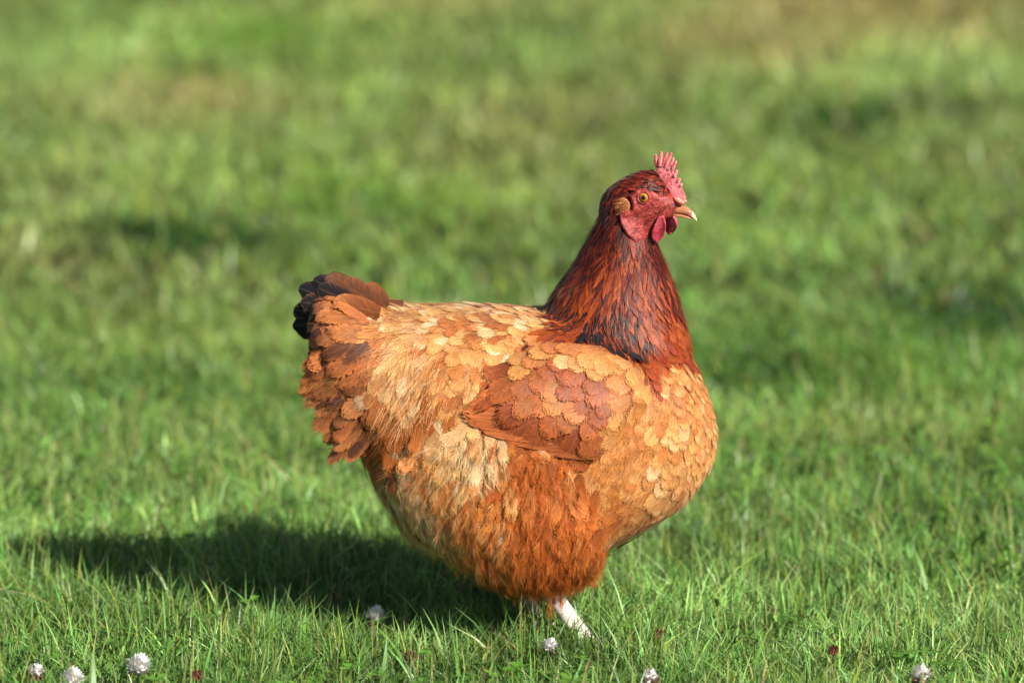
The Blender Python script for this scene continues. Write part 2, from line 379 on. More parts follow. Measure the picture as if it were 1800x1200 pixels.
# ------------------------------------------------------------------ plumage tracts (photo pixels of the near side)
CREAM = s(236, 200, 150); TAN = s(226, 168, 100); GOLD = s(208, 142, 78); ORNG = s(188, 108, 50); RUST = s(172, 86, 32)
CHES = s(158, 80, 38); SALM = s(184, 102, 54); DRED = s(100, 28, 12); RED = s(146, 46, 16); REDO = s(188, 80, 26); BROWN = s(150, 88, 48); BLK = s(24, 20, 20)
PAL = {
 'HEAD': [(DRED, 5, 0), (RED, 4, 0), (s(56, 16, 10), 3, 0)],
 'NECKDARK': [(DRED, 5, .4), (RED, 4, .4), (s(60, 18, 10), 3, .5)],
 'NECKRED': [(RED, 4, .45), (REDO, 4, .4), (DRED, 3, .6), (s(190, 88, 34), 1.5, .3)],
 'NECKTAN': [(DRED, 3, .7), (BROWN, 2, .7), (RED, 3, .6), (TAN, 1, .6)],
 'HACK': [(REDO, 5, 1), (s(186, 84, 28), 3, 1), (RED, 2, 1), (s(30, 22, 22), 4, 1)],
 'HACK2': [(REDO, 5, .55), (s(186, 84, 28), 4, .2), (RED, 2, .8)],
 'NECKOR': [(s(160, 66, 26), 4, 0), (s(178, 88, 40), 4, 0), (RED, 2, 0)],
 'BREAST': [(GOLD, 5, 0), (TAN, 4, 0), (ORNG, 4, 0), (s(232, 186, 132), 2, 0), (RUST, 1, 0)],
 'BRLIGHT': [(TAN, 4, 0), (CREAM, 2, 0), (GOLD, 5, 0), (ORNG, 2, 0)],
 'SHOULD': [(GOLD, 5, 0), (ORNG, 5, 0), (TAN, 2, 0)],
 'BACK': [(TAN, 4, 0), (CREAM, 5, 0), (GOLD, 4, 0), (RUST, 2.4, 0)],
 'SADDLE': [(TAN, 4, 0), (GOLD, 5, 0), (CREAM, 2, 0), (ORNG, 2.5, 0), (RUST, 1.5, 0)],
 'CRSADDLE': [(CREAM, 5, 0), (TAN, 4, 0), (GOLD, 2, 0), (BROWN, 1.5, 0)],
 'TAILC': [(s(192, 112, 60), 5, .08), (s(172, 104, 58), 4, .2), (s(212, 138, 78), 3, .05), (s(126, 70, 42), 1.2, .6)],
 'TAILE': [(BROWN, 3, .7), (s(120, 74, 48), 3, 1), (s(172, 100, 58), 3, .3)],
 'ORBR': [(ORNG, 5, 0), (s(186, 104, 42), 4, 0), (RUST, 3, 0), (GOLD, 2, 0)],
 'FCREAM': [(s(240, 206, 158), 5, 0), (s(226, 182, 130), 4, 0), (s(206, 150, 92), 2, 0)],
 'FTAN': [(s(212, 156, 92), 5, 0), (s(228, 182, 122), 3, 0), (s(204, 124, 56), 3, 0)],
 'FOR': [(s(204, 122, 54), 5, 0), (s(212, 138, 70), 4, 0), (s(184, 98, 40), 3, 0), (s(222, 168, 106), 2.5, 0)],
 'FRUST': [(s(182, 96, 38), 5, 0), (ORNG, 4, 0), (s(158, 78, 30), 3, 0), (s(206, 132, 68), 1, 0)],
 'WTAN': [(s(214, 150, 86), 5, 0), (GOLD, 4, 0), (s(222, 172, 112), 2, 0), (SALM, 3, 0)],
 'WMIX': [(CHES, 4, 0), (s(170, 92, 44), 3, 0), (s(198, 128, 66), 4, 0), (s(208, 146, 84), 1.5, 0)],
 'WCHES': [(CHES, 6, 0), (s(144, 70, 34), 3, 0), (s(172, 92, 46), 3, 0)],
}
# px, py, dirx, diry, length mm, width mm, spacing mm, palette
TR = [
 (1120, 300, -.8, .35, 9, 3.6, 2.3, 'HEAD'), (1080, 330, -.7, .7, 12, 4.2, 2.7, 'HEAD'), (1155, 322, -.7, .35, 7, 3, 2.0, 'HEAD'), (1105, 320, -.8, .3, 9, 3.4, 2.3, 'HEAD'), (1170, 335, -.5, .6, 5, 2.4, 2, 'HEAD'),
 (1060, 390, -0.3, 0.95, 17, 3.145, 2.37838, 'NECKDARK'), (1105, 440, -0.1, 1, 22, 3.4595, 2.59459, 'NECKRED'), (1080, 410, -0.2, 1, 17, 3.145, 2.37838, 'NECKDARK'), (1155, 450, 0.08, 1, 17, 3.145, 2.45045, 'NECKDARK'), (1140, 435, 0, 1, 14, 2.8305, 2.3063, 'NECKDARK'),
 (1030, 470, -0.42, 0.9, 26, 4.0885, 2.88288, 'NECKDARK'), (1095, 500, -0.08, 1, 27, 4.0885, 2.95495, 'NECKRED'), (1160, 510, 0.15, 1, 25, 4.0885, 2.95495, 'NECKRED'), (1195, 520, 0.2, 1, 22, 4.0885, 2.95495, 'NECKDARK'), (1130, 520, 0.08, 1, 25, 4.0885, 2.95495, 'NECKRED'),
 (985, 522, -0.7, 0.7, 30, 5.18, 3.6432, 'NECKTAN'), (1012, 560, -0.35, 0.95, 38.4, 5.3465, 3.6036, 'HACK'), (1075, 565, 0.1, 1, 38.4, 5.3465, 3.6036, 'HACK'), (1040, 520, -0.25, 1, 30, 4.7175, 3.31531, 'HACK2'), (1130, 570, 0.2, 1, 30, 5.3465, 3.6036, 'HACK2'), (1110, 600, 0.2, 1, 33.6, 5.661, 3.6036, 'HACK'), (1050, 595, 0, 1, 36, 5.661, 3.6036, 'HACK'),
 (1180, 575, .15, 1, 24, 8.5, 5, 'NECKOR'), (1212, 590, .16, 1, 18, 8, 5, 'NECKOR'), (1195, 545, 0.18, 1, 22, 4.403, 3.31531, 'NECKDARK'), (1150, 625, .1, 1, 24, 10, 6, 'NECKOR'),
 (992, 590, -0.5, 0.8, 34, 5.95, 4.186, 'HACK2'), (1062, 615, 0, 1, 34, 5.95, 4.186, 'HACK2'), (1130, 640, .15, 1, 28, 9, 5.5, 'NECKOR'), (1215, 630, .1, 1, 18, 9, 5.2, 'NECKOR'), (1185, 660, 0.03, 1, 18.2, 9.84, 5.412, 'BREAST'), (1232, 680, 0.06, 1, 15.47, 7.79, 4.592, 'BREAST'), (1252, 780, -0.05, 1, 15.47, 8.2, 4.92, 'BRLIGHT'), (1200, 760, -0.15, 1, 20.02, 11.89, 6.56, 'BREAST'), (1230, 820, -0.3, 0.9, 17.29, 9.43, 5.576, 'BRLIGHT'), (1150, 830, -0.6, 0.75, 23.66, 13.94, 7.38, 'BRLIGHT'), (1200, 870, -0.65, 0.7, 20.02, 10.66, 6.15, 'BREAST'),
 (1100, 880, -0.75, 0.65, 31.45, 15.3, 8.075, 'SHOULD'), (1090, 930, -0.8, 0.6, 31.45, 14.45, 7.65, 'SHOULD'), (1060, 840, -0.4, 0.8, 29.6, 14.45, 7.65, 'SHOULD'), (1120, 650, -0.3, 0.9, 20.35, 11.9, 6.8, 'SHOULD'), (1150, 720, -0.5, 0.6, 24.05, 11.9, 6.8, 'SHOULD'), (1120, 780, -0.6, 0.6, 25.9, 14.45, 7.65, 'SHOULD'),
 (955, 560, -0.85, 0.45, 23.66, 13.12, 6.888, 'BACK'), (860, 552, -0.85, 0.4, 23.66, 13.12, 6.888, 'BACK'), (770, 545, -0.9, 0.35, 23.66, 12.3, 6.888, 'BACK'), (860, 620, -0.55, 0.8, 27.3, 14.76, 7.79, 'SADDLE'), (780, 650, -0.42, 0.9, 30.94, 14.76, 7.79, 'SADDLE'), (900, 600, -0.6, 0.75, 25.48, 13.94, 7.38, 'BACK'), (790, 590, -0.6, 0.75, 27.3, 13.12, 7.38, 'BACK'),
 (715, 575, -0.72, 0.65, 29.6, 10.2, 5.95, 'CRSADDLE'), (720, 670, -0.3, 0.95, 33.3, 11.05, 6.375, 'CRSADDLE'), (700, 620, -0.5, 0.85, 33.3, 10.2, 6.12, 'CRSADDLE'), (690, 538, -0.9, 0.2, 25.48, 10.66, 6.15, 'SADDLE'),
 (640, 535, -0.97, 0, 38.1225, 14.9625, 8.075, 'TAILC'), (600, 590, -0.97, 0.12, 40.365, 16.9575, 8.55, 'TAILC'), (620, 650, -0.88, 0.42, 47.0925, 18.9525, 9.025, 'TAILC'), (600, 710, -0.75, 0.65, 42.6075, 17.955, 9.025, 'TAILC'), (650, 730, -0.5, 0.85, 40.365, 15.96, 8.55, 'TAILC'), (650, 780, -0.5, 0.85, 38.1225, 13.965, 8.075, 'TAILC'), (660, 590, -0.85, 0.45, 42.6075, 13.965, 7.6, 'TAILC'), (560, 530, -1, -.05, 30, 16, 9, 'TAILE'), (560, 600, -.95, .2, 30, 16, 9, 'TAILE'),
 (780, 740, -.15, 1, 34, 14, 8, 'ORBR'), (715, 770, -.3, .95, 32, 13, 8, 'ORBR'), (830, 715, -0.2, 1, 30.94, 12.3, 6.97, 'SADDLE'),
 (735, 890, .25, 1, 26, 13, 8, 'FCREAM'), (800, 770, -.3, .95, 24, 13, 8, 'FCREAM'), (900, 800, 0, 1, 28, 13, 8, 'FRUST'), (800, 860, -.15, 1, 28, 13, 8, 'FTAN'), (690, 860, .15, 1, 26, 13, 8, 'FCREAM'), (760, 810, -.3, .95, 26, 13, 8, 'FTAN'), (865, 790, 0, 1, 24, 12, 8, 'FCREAM'), (850, 880, -.05, 1, 30, 14, 8.5, 'FOR'), (950, 850, 0, 1, 30, 14, 8.5, 'FRUST'), (950, 950, .1, 1, 32, 15, 9, 'FRUST'), (1035, 990, .3, .95, 30, 15, 9, 'FRUST'), (740, 950, .45, .9, 28, 14, 8.5, 'FCREAM'), (800, 1000, .4, .9, 28, 14, 8.5, 'FTAN'), (1030, 890, -.05, 1, 30, 15, 9, 'FRUST'), (860, 980, .2, 1, 30, 14, 8.5, 'FOR'), (700, 920, .3, .95, 26, 13, 8, 'FCREAM'),
]
WT = [
 (985, 612, -.7, .6, 24, 17, 9, 'WTAN'), (1050, 632, -.6, .75, 22, 16, 9, 'WTAN'), (1090, 662, -.6, .7, 20, 14, 8, 'SHOULD'), (940, 628, -.75, .6, 26, 16, 9, 'WTAN'), (905, 650, -.75, .65, 34, 19, 10, 'WCHES'), (880, 680, -.75, .65, 36, 20, 10, 'WCHES'),
 (950, 655, -.7, .7, 30, 19, 10, 'WMIX'), (925, 690, -.75, .66, 32, 20, 10.5, 'WMIX'), (970, 690, -.68, .74, 30, 19, 10, 'WMIX'), (1000, 720, -.65, .76, 28, 18, 10, 'WMIX'),
 (1010, 655, -.6, .78, 26, 18, 9.5, 'WCHES'), (1045, 680, -.6, .78, 25, 17, 9.2, 'WCHES'), (1060, 710, -.6, .76, 24, 16, 9, 'WCHES'), (1035, 720, -.6, .78, 28, 18, 10, 'WCHES'),
 (930, 730, -.78, .62, 42, 22, 11, 'WCHES'), (970, 755, -.75, .66, 42, 22, 11, 'WCHES'), (1010, 775, -.68, .74, 36, 20, 10.5, 'WCHES'), (1045, 770, -.6, .8, 28, 18, 10, 'WCHES'),
 (1095, 715, -.7, .6, 26, 14, 8.5, 'SHOULD'), (1080, 752, -.7, .7, 28, 15, 8.5, 'SHOULD'),
]
def tract(px, py, table):
    ws = []; sx = 0.0; wp = []
    for t in table:
        d2 = (px - t[0]) ** 2 + (py - t[1]) ** 2 + 60
        ws.append(1.0 / (d2 * d2 * math.sqrt(d2))); sx += ws[-1]; wp.append(d2)
    acc = [0.0] * 5
    for w, t in zip(ws, table):
        for k in range(5): acc[k] += w * t[2 + k]
    acc = [a / sx for a in acc]
    near = table[wp.index(min(wp))][7]; ex = -3.6 if near[0] == 'F' else -2.0 if (near in ('TAILC', 'CRSADDLE', 'SADDLE', 'ORBR')) else -3.0
    wp = [(d2 / 1000.0) ** ex for d2 in wp]
    q = random.random() * sum(wp)
    for w, t in zip(wp, table):
        q -= w
        if q <= 0: break
    return acc, t[7]
COHERE = {'BREAST': .55, 'BRLIGHT': .5, 'SHOULD': .6, 'SADDLE': .35, 'BACK': .2, 'CRSADDLE': .3, 'TAILC': .4, 'ORBR': .4, 'WMIX': .3, 'WTAN': .4, 'WCHES': .4, 'FCREAM': .4, 'FTAN': .4, 'FOR': .45, 'FRUST': .45, 'HEAD': .3}
def pick(pal):
    L = PAL[pal]; q = random.random() * sum(e[1] for e in L)
    for c, w, d in L:
        q -= w
        if q <= 0: break
    if pal in COHERE:
        mean = sum(e[0] * e[1] for e in L) / sum(e[1] for e in L); k = COHERE[pal] * random.uniform(.6, 1.2); c = c * (1 - k) + mean * k
    j = (.80 if pal in ('HEAD', 'NECKDARK') else .84 if pal[:4] in ('NECK', 'HACK') else 1.08 if pal[0] == 'F' else .91) + random.uniform(-.10, .10)
    return np.clip(c * j * (1 + np.array((random.uniform(-.03, .03), random.uniform(-.05, .05), random.uniform(-.08, .08)))), 0, .9), d

ROWS = (0, .2, .42, .62, .8, .93, 1.0); SC = (-1, -.5, 0, .5, 1)
PROF = {'contour': (.3, .74, .96, 1.0, .86, .55, .16), 'long': (.3, .62, .85, .95, .85, .5, .1), 'hackle': (.45, .8, .95, .88, .62, .32, .05), 'flight': (.45, .8, .95, 1.0, .95, .7, .2)}
FT = []
for r in range(6):
    for c in range(4):
        i = r * 5 + c; FT += [(i, i + 1, i + 6), (i, i + 6, i + 5)]
FT = np.array(FT, np.int32)
FRINGE = {}
def fringe_of(key, P, d, side, L, col):
    out = FRINGE.setdefault(key, [])
    for _ in range(12):
        c = random.uniform(-1, 1); ci = (c + 1) * 2; i0 = min(3, int(ci)); f = ci - i0
        rt = 5.3 - 2.2 * abs(c) ** 2 - random.random() * 1.2; r0 = max(0, min(5, int(rt))); g = min(1, rt - r0)
        q = (P[r0 * 5 + i0] * (1 - f) + P[r0 * 5 + i0 + 1] * f) * (1 - g) + (P[r0 * 5 + 5 + i0] * (1 - f) + P[r0 * 5 + 6 + i0] * f) * g
        dd = (d + side * (c * .75 + random.gauss(0, .2))).normalized(); l_ = L * random.uniform(.10, .24)
        n = d.cross(side)
        out.append((q - n * -.0002, q + dd * l_ , Vector((0, 0, 0)), (dd.cross(n)).normalized(), .00042, col * random.uniform(.9, 1.2)))
def feather(root, n, d, L, Wd, col, dark, shape='contour', h0=.0012, h1=.004, bend=0.0, camber=.1, bvh=None, tipcol=None, curl=0.0, fkey=None, soft=False):
    """one feather: shaft marched over the skin, vane cupped across it"""
    V = []; C = []; U = []; rnd = random.random()
    p = Vector(root); d = (d - n * d.dot(n)).normalized(); prev = 0.0; n = Vector(n)
    pr = PROF[shape]; fr = (.86 if bvh is not None else .72) if shape == 'flight' else (1.2 if soft else 1.0); PP = []
    for k, t in enumerate(ROWS):
        ds = (t - prev) * L; prev = t
        side = n.cross(d).normalized()
        d = (d + side * bend * ds / L).normalized()
        p = p + d * ds
        if bvh is not None:
            loc, nr, _, dist = bvh.find_nearest(p)
            if loc is not None and dist < 0.03:
                if nr.dot(n) < 0: nr = n
                n2 = (n * .45 + nr * .55).normalized()
                p = p * .35 + loc * .65 if k else loc.copy()
                n = n2; d = (d - n * d.dot(n)).normalized()
        side = n.cross(d).normalized()
        h = h0 + h1 * t + curl * t * t * L
        for c in SC:
            w = pr[k] * Wd / 2
            q = p + side * (c * w) + n * (h - camber * abs(c) ** 1.7 * w - 0.0002 * random.random())
            V.append(q - HEN0); PP.append(q)
            cc = col if tipcol is None else col * (1 - max(0, t - .5) * 2) + tipcol * max(0, t - .5) * 2
            lt = (.54 + .58 * t) * (1 + .08 * (abs(c) - .5))  # darker base: pigment, plus painted shade where feathers overlap
            C.append((*(np.clip(cc * lt, 0, .95)), dark)); U.append((c * fr, t * (.5 + .5 * fr), rnd))
    if fkey: fringe_of(fkey, PP, d, side, L, col)
    return np.array(V, np.float32), np.array(C, np.float32), np.array(U, np.float32)

def scatter(V, F, radius_of, keep):
    """dart throwing over the faces of a mesh"""
    cell = 0.012; grid = {}; out = []
    order = list(range(len(F))); random.shuffle(order)
    for fi in order:
        f = F[fi]; c = Vector((0, 0, 0))
        ws = [random.random() + .1 for _ in f]; sw = sum(ws)
        for i, w in zip(f, ws): c += V[i] * (w / sw)
        n = (V[f[1]] - V[f[0]]).cross(V[f[2]] - V[f[0]])
        if n.length < 1e-12: continue
        n.normalize()
        if not keep(c, n): continue
        info = radius_of(c)
        r = info[0]; key = (int(c.x // cell), int(c.y // cell), int(c.z // cell)); ok = True
        for dx in (-1, 0, 1):
            for dy in (-1, 0, 1):
                for dz in (-1, 0, 1):
                    for q in grid.get((key[0] + dx, key[1] + dy, key[2] + dz), ()):
                        if (q - c).length_squared < r * r: ok = False; break
                    if not ok: break
                if not ok: break
            if not ok: break
        if not ok: continue
        grid.setdefault(key, []).append(c); out.append((c, n, info))
    return out

def near_px(p):
    return proj(Vector((p.x, -abs(p.y), p.z)))
FLUFF = [(640, 815), (700, 812), (740, 770), (800, 745), (860, 748), (925, 775), (1025, 808), (1022, 880), (1075, 945), (1090, 1080), (620, 1080)]
def keep_body(c, n):
    px, py = near_px(c)
    if py < 440:
        a, b, cc = head_ab(c)
        if a > 58: return False
        if in_poly(a, b, FACE) and abs(cc) > 6: return False
        if a < 2 and b < 22 and edge_dist(a, b, FACE) < 7: return False
        if a > 20 and b < 5 and in_poly(a * .9, b * .9, FACE): return False
    if px < 590 and py < 625 and random.random() < .75: return False
    if abs(c.y) > .03 and in_poly(px, py, WING) and edge_dist(px, py, WING) > 24: return False
    return True
ALLVb = [Vector(v) for v in bv]
pts = scatter(ALLVb, body_faces, lambda c: (lambda px, py: (lambda A: (A[0][4] / 1000, A, px, py))(tract(px, py, TR)))(*near_px(c)), keep_body)

feathers = []     # (score, kind name, arrays)
def add(kind, arr, near, size):
    feathers.append((size if near else 0.0, kind, arr))
def body_feather(c, n, info, table, kind=None, bvh=None, lift=1.0):
    _, (A, pal), px, py = info
    dx, dy, L, Wd, sp = A
    d = Vector((dx, 0, -dy)).normalized()
    ang = random.gauss(0, .19); d = Matrix.Rotation(ang, 3, n) @ d
    if (d - n * d.dot(n)).length < .15: d = d + Vector((-.3, 0, -.3))
    L = L / 1000 * random.uniform(.9, 1.3); Wd = Wd / 1000 * random.uniform(1.0, 1.3)
    col, dk = pick(pal)
    if kind is None and pal in ('HACK', 'HACK2', 'NECKRED', 'NECKDARK', 'NECKTAN') and in_poly(px, py, WING) and edge_dist(px, py, WING) > 5: return
    narrow = Wd / L < .42
    shape = 'hackle' if pal in ('HEAD', 'NECKDARK', 'NECKRED', 'NECKTAN', 'HACK', 'HACK2') else ('long' if narrow else 'contour')
    if py > 960 and pal[0] == 'F': L *= .65
    root = c - d * (L * .45)
    if bvh is None: bvh = SKIN if shape == 'hackle' else BODY
    soft = pal in ('FCREAM', 'FTAN', 'FOR', 'FRUST'); loose = soft or pal in ('SHOULD', 'ORBR')
    h1 = (.0013 if pal == 'SHOULD' else .0018 if pal in ('BREAST', 'BRLIGHT', 'BACK', 'SADDLE') else .0021 if L > .02 else .0015) * (lift if kind != 'wing' else 1.15) * (2.6 if pal in ('TAILC', 'TAILE') and px < 640 else 1) * random.uniform(.7, 1.35)
    if pal in ('TAILC', 'ORBR', 'TAILE') and kind is None and n.x < -.3 and py > 600 and random.random() < .6: bvh = None; h1 = random.uniform(.006, .016)
    fk = None if shape == 'hackle' else ('wing' if kind == 'wing' else 'body')
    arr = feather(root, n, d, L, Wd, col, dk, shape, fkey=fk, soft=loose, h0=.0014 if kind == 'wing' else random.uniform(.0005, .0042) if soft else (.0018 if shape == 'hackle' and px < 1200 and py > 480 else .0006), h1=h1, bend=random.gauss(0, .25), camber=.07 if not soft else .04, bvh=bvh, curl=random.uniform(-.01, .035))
    facing = n.dot((CAMP - c).normalized())
    if kind is None:
        kind = 'soft' if soft else ('neck' if shape == 'hackle' else 'body')
    add(kind, arr, facing > .15, L * Wd * facing)
for c, n, info in pts: body_feather(c, n, info, TR)

# ---- build the hen object
bcol = np.tile(np.array((*s(150, 80, 36), 1)), (len(bv), 1))
for i, v in enumerate(bv):
    vv = Vector(v); px, py = near_px(vv)
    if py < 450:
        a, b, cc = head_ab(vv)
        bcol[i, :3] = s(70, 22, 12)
        if a < 4 and edge_dist(a, b, FACE) < 14: bcol[i, :3] = s(30, 10, 8)  # shadow gap behind face and ear, painted near-black into the skin colour
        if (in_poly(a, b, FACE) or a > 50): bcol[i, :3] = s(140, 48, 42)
    elif py < 640 and px > 960 and py < 1300 - .6 * px + 100: bcol[i, :3] = s(90, 34, 14)
me = body_me
body_me.vertices.foreach_set('co', (bv - np.array(HEN0, np.float32)).ravel().astype(np.float32)); body_me.update()
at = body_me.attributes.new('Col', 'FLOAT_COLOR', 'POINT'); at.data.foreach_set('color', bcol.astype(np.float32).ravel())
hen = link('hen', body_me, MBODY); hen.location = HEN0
tag(hen, 'plump ginger hen with dark red neck standing in the lawn, facing right', 'hen')

# ---- wings
def small_mesh(kind, arr):
    V_, C_, U_ = arr; return tri_mesh(kind, V_, FT, C_, U_, True)
wpts = scatter(WV, WF, lambda c: (lambda px, py: (lambda A: (A[0][4] / 1000, A, px, py))(tract(px, py, WT)))(*near_px(c)), lambda c, n: (lambda px, py: not (px < 915 and py > 680 + (915 - px) * .28) and not (py < 640 and px > 960 and edge_dist(px, py, WING) < 8))(*near_px(c)))
wf = []; keepf = feathers; feathers = wf
for c, n, info in wpts:
    if n.y > 0: n = -n
    body_feather(c, n, info, WT, 'wing', SKIN, 1.25)
# long flight feathers under the coverts
roots = [(990, 692), (1005, 708), (1018, 724), (1030, 742), (1036, 757), (1042, 772), (1046, 787), (1050, 797)]
tips = [(862, 684), (843, 698), (828, 711), (818, 723), (822, 736), (846, 749), (880, 760), (920, 772)]
for i, ((rx, ry), (tx, ty)) in enumerate(zip(roots, tips)):
    a, na, _, _ = BODY.ray_cast(CAMP, ray(rx, ry)); b, nb_, _, _ = BODY.ray_cast(CAMP, ray(tx, ty))
    na = na if na.y < 0 else -na; d = b - a
    c_ = (SALM if i % 2 else s(170, 90, 46)) * random.uniform(.88, 1.06)
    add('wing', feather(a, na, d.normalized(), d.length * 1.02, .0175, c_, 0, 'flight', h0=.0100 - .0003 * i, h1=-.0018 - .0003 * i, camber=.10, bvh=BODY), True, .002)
feathers = keepf
for side in (-1, 1):
    w = tri_mesh('wing', np.array([(v - HEN0)[:] for v in (WV if side < 0 else WV2)]), np.array([t for f in (WF if side < 0 else WF2) for t in ((f[0], f[1], f[2]), (f[0], f[2], f[3]))]),
                 np.tile(np.array((*s(140, 72, 38), 1)), (len(WV), 1)), None, True)
    wo = link('wing', w, MBODY, hen)
    for sc_, k_, arr in wf:
        V_, C_, U_ = arr
        if side > 0: V_ = V_ * np.array((1, -1, 1), np.float32)
        o = link('wing_feather', small_mesh('wing_feather', (V_, C_, U_)), MF, wo)

# ---- tail
tail = None
tw = [((650, 545), (526, 510), 0, 1), ((650, 550), (516, 543), 0, .95), ((652, 556), (513, 566), 0, 1), ((655, 560), (524, 585), 0, .95), ((655, 565), (547, 602), 0, .6), ((650, 540), (548, 497), 0, 1), ((655, 538), (574, 492), 0, .7), ((660, 536), (606, 498), 0, .3), ((680, 540), (640, 508), 0, 0),
      ((660, 580), (556, 628), 0, .9), ((660, 600), (558, 655), 0, .7),
      ((660, 560), (533, 552), 1, 1), ((660, 548), (533, 526), 1, .95), ((655, 545), (560, 511), 1, .95), ((660, 570), (550, 588), 1, .9), ((664, 556), (575, 548), 1, .7), ((664, 566), (572, 572), 2, .4), ((668, 550), (592, 530), 2, .2), ((660, 590), (566, 612), 1, .2)]
core, cf = tube([at_y(700, 570), at_y(640, 556), at_y(565, 548)], [.022, .016, .006], 12)
tailo = simple('tail', [(core, cf)], MBODY, hen)
ca = tailo.data.attributes.new('Col', 'FLOAT_COLOR', 'POINT'); ca.data.foreach_set('color', np.tile(np.array((*s(90, 55, 34), 1), np.float32), len(tailo.data.vertices)))
for sy in (-1, 1):
    for i, ((rx, ry), (tx, ty), lay, bk) in enumerate(tw):
        if ry > 575:
            hit, _, _, _ = BODY.ray_cast(CAMP, ray(rx, ry)); yr = abs(hit.y) if hit else .05
            y0 = sy * (yr * .9); y1 = sy * (yr * random.uniform(.35, .55))
        else:
            y0 = sy * (.024 + .012 * lay); y1 = sy * (.005 + .009 * lay + .003 * (i % 3))
        a = at_y(rx, ry, y0); b = at_y(tx, ty, y1)
        n = Vector((-.25, sy, .10)).normalized(); d = b - a; L = d.length
        col = (s(176, 100, 54) if lay >= 2 else s(134, 78, 46)) * random.uniform(.75, 1.15); tip = s(30, 25, 27) if bk > .97 else s(104, 70, 50) if bk > .65 else (s(196, 124, 70) if lay >= 2 else s(140, 86, 54))
        arr = feather(a, n, d.normalized(), L, random.uniform(.019, .024) * (.8 if ry > 600 else 1), col, bk if random.random() < .9 else 0, 'flight' if ry < 600 else 'long', h0=0, h1=.001, camber=.16, bvh=None, tipcol=tip, curl=0, bend=random.uniform(-.12, .12) * sy if ry < 600 else random.uniform(.1, .5) * sy)
        link('tail_feather', small_mesh('tail_feather', arr), MF, tailo)

# ragged rear edge: coverts that stand off the rump
SIL = [(564, 612), (564, 640), (567, 668), (576, 694), (588, 717), (602, 741), (617, 764), (632, 786)]
for q in range(24):
    f = q / 23 * (len(SIL) - 1.001); i = int(f); g = f - i
    sx_ = SIL[i][0] * (1 - g) + SIL[i + 1][0] * g; sy_ = SIL[i][1] * (1 - g) + SIL[i + 1][1] * g
    hit = None; off = 24
    while hit is None and off < 90:
        hit, hn, _, _ = BODY.ray_cast(CAMP, ray(sx_ + off, sy_ - 16)); off += 6
    if hit is None: continue
    for side in (-1, 1):
        b = at_y(sx_ + random.uniform(-3, 12), sy_ + random.uniform(4, 20), hit.y * random.uniform(.45, .8))
        d = b - hit; n = Vector((-.45, -.8, .25)); col, dk = pick('TAILC')
        arr = feather(hit + hn * .003, n, d.normalized(), d.length, random.uniform(.013, .018), col * .95, dk, 'long', h0=.001, h1=.002, camber=.2, bvh=None, bend=random.uniform(-.3, .5), curl=random.uniform(-.05, .05), fkey='body')
        if side > 0: arr = (arr[0] * np.array((1, -1, 1), np.float32), arr[1], arr[2])
        add('body', arr, side < 0, .0002)

# ---- contour feathers: the largest as single parts, the rest as plumage
for kind, name, lim in (('body', 'feather', 300), ('neck', 'neck_feather', 220), ('soft', 'down_feather', 140)):
    fs = sorted((f for f in feathers if f[1] == kind), key=lambda f: -f[0])
    mt_ = MH if kind == 'neck' else MF
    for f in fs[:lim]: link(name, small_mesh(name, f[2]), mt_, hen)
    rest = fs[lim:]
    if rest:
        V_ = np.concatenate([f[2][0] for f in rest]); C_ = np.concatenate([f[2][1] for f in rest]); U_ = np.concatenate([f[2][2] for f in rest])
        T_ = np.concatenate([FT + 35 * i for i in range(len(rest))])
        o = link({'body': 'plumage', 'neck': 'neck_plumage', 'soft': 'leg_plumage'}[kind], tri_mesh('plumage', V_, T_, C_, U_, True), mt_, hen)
        o['kind'] = 'stuff'
print('FEATHERS', len(feathers), {k: sum(1 for f in feathers if f[1] == k) for k in ('body', 'neck', 'soft')}, 'wing', len(wf))

def ribbons(name, lst, mat, parent):
    Vs, Ts, Cs = [], [], []
    for r0, e, sag, side, w, col in lst:
        b0 = len(Vs); mid = (r0 + e) / 2 + sag
        for i in range(4):
            t = i / 3; p = r0 * (1 - t) ** 2 + mid * (2 * t * (1 - t)) + e * t * t - HEN0; ww = side * (w * (1 - .85 * t) / 2)
            Vs += [(p + ww)[:], (p - ww)[:]]; Cs += [(*np.clip(col * (.8 + .35 * t), 0, .95), 1)] * 2
        for i in range(3): q = b0 + 2 * i; Ts += [(q, q + 1, q + 3), (q, q + 3, q + 2)]
    o = link(name, tri_mesh(name, Vs, Ts, Cs, None, True), mat, parent); o['kind'] = 'stuff'
    return o
ribbons('vane_fringe', FRINGE['body'], MD, hen)
for wo_ in (o for o in list(hen.children) if o.name.split('.')[0] == 'wing'):
    fl = FRINGE['wing']
    if wo_.data.vertices[0].co.y > 0: fl = [tuple(mir(q) for q in e[:4]) + e[4:] for e in fl]
    ribbons('vane_fringe', fl, MD, wo_)
